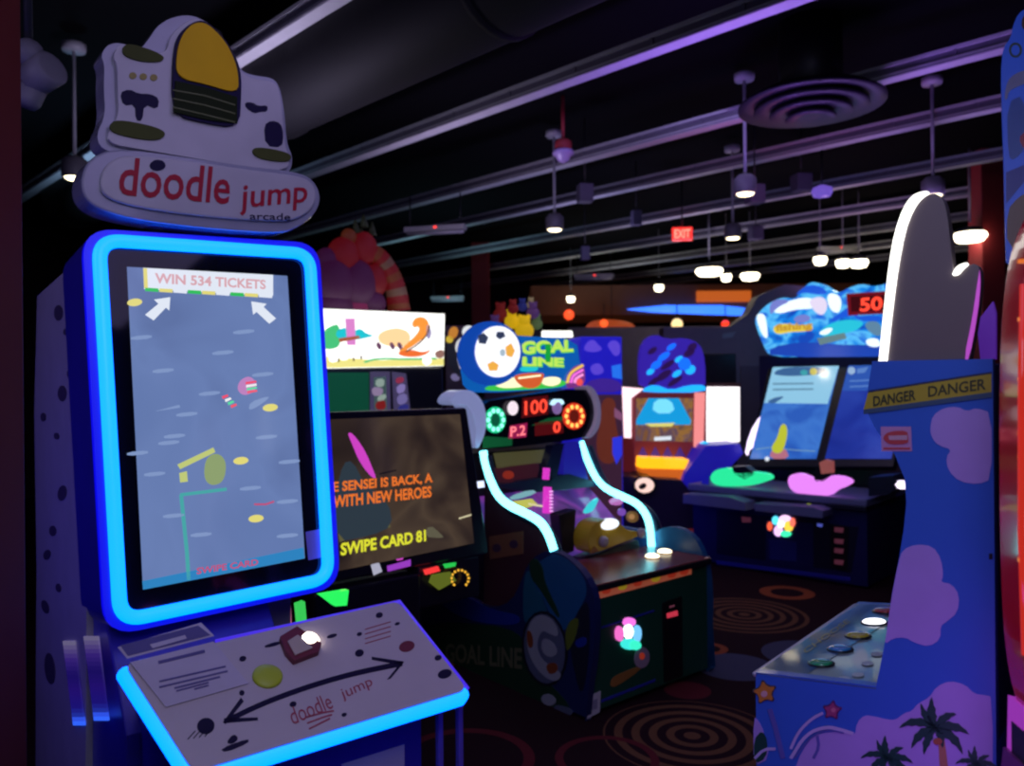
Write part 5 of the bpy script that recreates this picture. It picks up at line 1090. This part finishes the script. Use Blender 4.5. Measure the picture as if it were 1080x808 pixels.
# ================================================================ RED MACHINE EDGE (far right)
RP = Fr((at(1052, 400, 1.42).x, 1.42, 0), -8); r = thing('arcade_cabinet', RP, 'glossy red rounded cabinet edge with pink lit trim at the picture border', 'arcade machine')
rp_ = Pl(RP, (0, 0, 0)); rb_ = Pl(RP, (0, .14, 0)); REDG = mat('glossy red plastic', (.36, .012, .022), .12, (.25, .0, .01), .22, coat=.8)
b = MB(); b.pp(rb_, smooth([(1082, 224), (1068, 246), (1058, 280), (1052, 330), (1049, 400), (1049, 520), (1051, 620), (1056, 690), (1066, 735), (1082, 768), (1180, 770), (1180, 224)], 2, True), 0, .14, REDG); b.build('red_shell', r, .02)
rp_ = rp_.sh(.0); b = MB(); RO = glow('orange red light tube', 190, 40, 25, 1.0); b.tube([rp_.hp(1078, 300, .004), rp_.hp(1076, 420, .004), rp_.hp(1076, 560, .004), rp_.hp(1080, 690, .004)], .006, RO, 8); b.build('light_tube', r)
b = MB()
for y in (274, 335, 398, 455, 480, 560, 588): b.dec(rp_, [(1073, y), (1082, y - 1), (1082, y + 4), (1073, y + 4)], glow('orange dash', 220, 110, 40, 1), .006)
b.build('orange_marks', r)
b = MB(); b.pp(rb_, [(1063, 733), (1072, 735), (1180, 775), (1180, 800), (1062, 792)], 0, .06, glow('magenta lit panel', 150, 50, 170, .9)); b.build('lower_panel', r)
b = MB(); PK = glow('hot pink led', 255, 90, 235, 2.6); b.tube([rb_.hp(1180, 800, .15), rb_.hp(1085, 789, .15), rb_.hp(1058, 787, .15), rb_.hp(1054, 798, .15), rb_.hp(1048, 830, .15)], .007, PK, 10); b.build('led_edge', r)
b = MB(); b.pp(rb_, [(1058, 788), (1180, 800), (1180, 900), (1050, 860)], 0, .14, mat('dark magenta console', (.12, .02, .12), .35)); b.build('console', r)
x0 = rp_.h(1100, 700)[0]; b = MB(); b.box(x0, x0 + .35, .02, .12, 0, .95, BLACK); b.build('body', r)

# blue topper behind it
c = at(1058, 150, 3.0); fr = Fr((c.x, c.y, 0), -30); r = thing('prize_machine', fr, 'tall machine with a scalloped blue topper showing a grey wave, cut by the picture border', 'prize machine'); pl = Pl(fr, (0, 0, 0))
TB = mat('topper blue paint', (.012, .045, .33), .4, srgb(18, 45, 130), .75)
tpp = smooth([(1084, 8), (1074, 14), (1068, 28), (1066, 40), (1058, 50), (1056, 70), (1057, 120), (1059, 170), (1060, 225), (1062, 290), (1150, 300), (1150, 8)], 1, True)
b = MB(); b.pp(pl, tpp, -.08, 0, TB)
b.dec(pl, smooth([(1059, 104), (1062, 86), (1070, 78), (1082, 74), (1100, 74), (1100, 90), (1082, 88), (1072, 92), (1064, 96), (1062, 106)], 1, True), mat('grey wave print', (.25, .25, .42), .4), .003)
b.dec(pl, pe(1071, 53, 7, 8, 18), mat('olive ring print', (.05, .09, .06), .4), .003); b.dec(pl.sh(.003), pe(1071, 53, 4.5, 5.5, 18), TB, .002); b.dec(pl, smooth([(1078, 18), (1084, 16), (1084, 32), (1077, 30)], 1, True), mat('brown spot print', (.12, .05, .03), .4), .003)
b.dec(pl, smooth([(1074, 146), (1082, 138), (1092, 142), (1092, 160), (1080, 158)], 1, True), mat('crimson print', (.4, .02, .06), .4), .003)
b.dec(pl, [(1061, 182), (1085, 172), (1085, 186), (1061, 215)], mat('royal band print', (.012, .02, .3), .4), .003); b.dec(pl, smooth([(1062, 222), (1074, 208), (1086, 202), (1086, 262), (1062, 262)], 1, True), mat('tan print', (.28, .2, .14), .5), .004)
b.dec(pl, smooth([(1062, 108), (1080, 100), (1086, 150), (1070, 170), (1063, 165)], 1, True), mat('mid blue print', (.03, .10, .42), .4), .0025)
b.build('topper', r)
q0 = pl.h(1066, 290); b = MB(); b.box(q0[0], q0[0] + .7, .0, .6, 0, q0[1] + .05, NAVK); b.build('body', r, .01)

# ================================================================ LIGHTS
V = (.42, .22, 1.0); Pn = (.9, .15, .5)
def aim(px, py, z): return at_z(px, py, z)
# added spots without fixtures, unseen under the beams, washing them in colour
for i, (px, py, z, col, pw) in enumerate(((760, 60, 3.1, (.36, .16, 1), 95), (930, 60, 3.1, (.45, .22, 1), 50), (480, 150, 3.0, (.75, .6, 1), 45), (250, 60, 3.05, (.75, .65, 1), 80), (90, 170, 3.0, (.4, .65, 1), 70), (600, 215, 3.1, (.55, .5, 1), 50), (800, 140, 3.2, Pn, 18),
                                       (980, 130, 3.15, (.5, .3, 1), 40), (470, 260, 3.1, (.4, .75, .9), 50), (720, 240, 3.2, (.7, .6, .95), 55), (900, 220, 3.2, (.8, .4, .95), 40), (640, 280, 3.2, (.8, .85, .8), 60), (930, 262, 3.2, (.95, .8, .7), 50))):
    p = aim(px, py, 3.5); spot('violet_wash_%d' % i, (p.x, p.y, 2.4), (p.x, p.y, 4.0), col, pw, 150, 1, .25)
# added area fills without fixtures, pale violet, to brighten the room and cabinets
area('room_glow', (0.2, 1.6, 3.0), (0.2, 3.2, .2), 1.6, (.55, .45, 1.0), 9)
area('room_glow_left', (-.4, .2, 2.7), (-1.2, 2.5, 1.5), 1.0, (.85, .78, 1.0), 3.2)
area('room_glow_right', (.2, .0, 2.6), (1.0, 1.8, 1.0), 1.0, (.62, .66, 1.0), 15)
area('room_glow_far', (1.2, 5.2, 3.3), (1.2, 6.5, 0), 2.5, (.5, .4, 1.0), 14)
area('room_glow_side', (-2.6, 1.6, 2.6), (-1.8, 3.0, .9), .8, (.6, .5, 1.0), 4)
area('blue_fill', (-2.3, 1.9, 1.2), (-1.35, 2.7, 1.1), .5, (.05, .03, 1.0), 3)  # added blue area light, no fixture, imitates neon glow on the cabinet side
area('violet_fill', (.72, 1.15, .75), (1.0, 1.8, .7), .3, (.55, .12, 1.0), 1.6)  # added violet area light beside the console led, tints the sky blue cabinet
for i, (px, py) in enumerate(((585, 241), (773, 250), (786, 203))):
    p = aim(px, py, 2.93); spot('pendant_beam_%d' % i, p, p - Vector((0, 0, 1)), (1, .85, .6), 6, 100, .8)
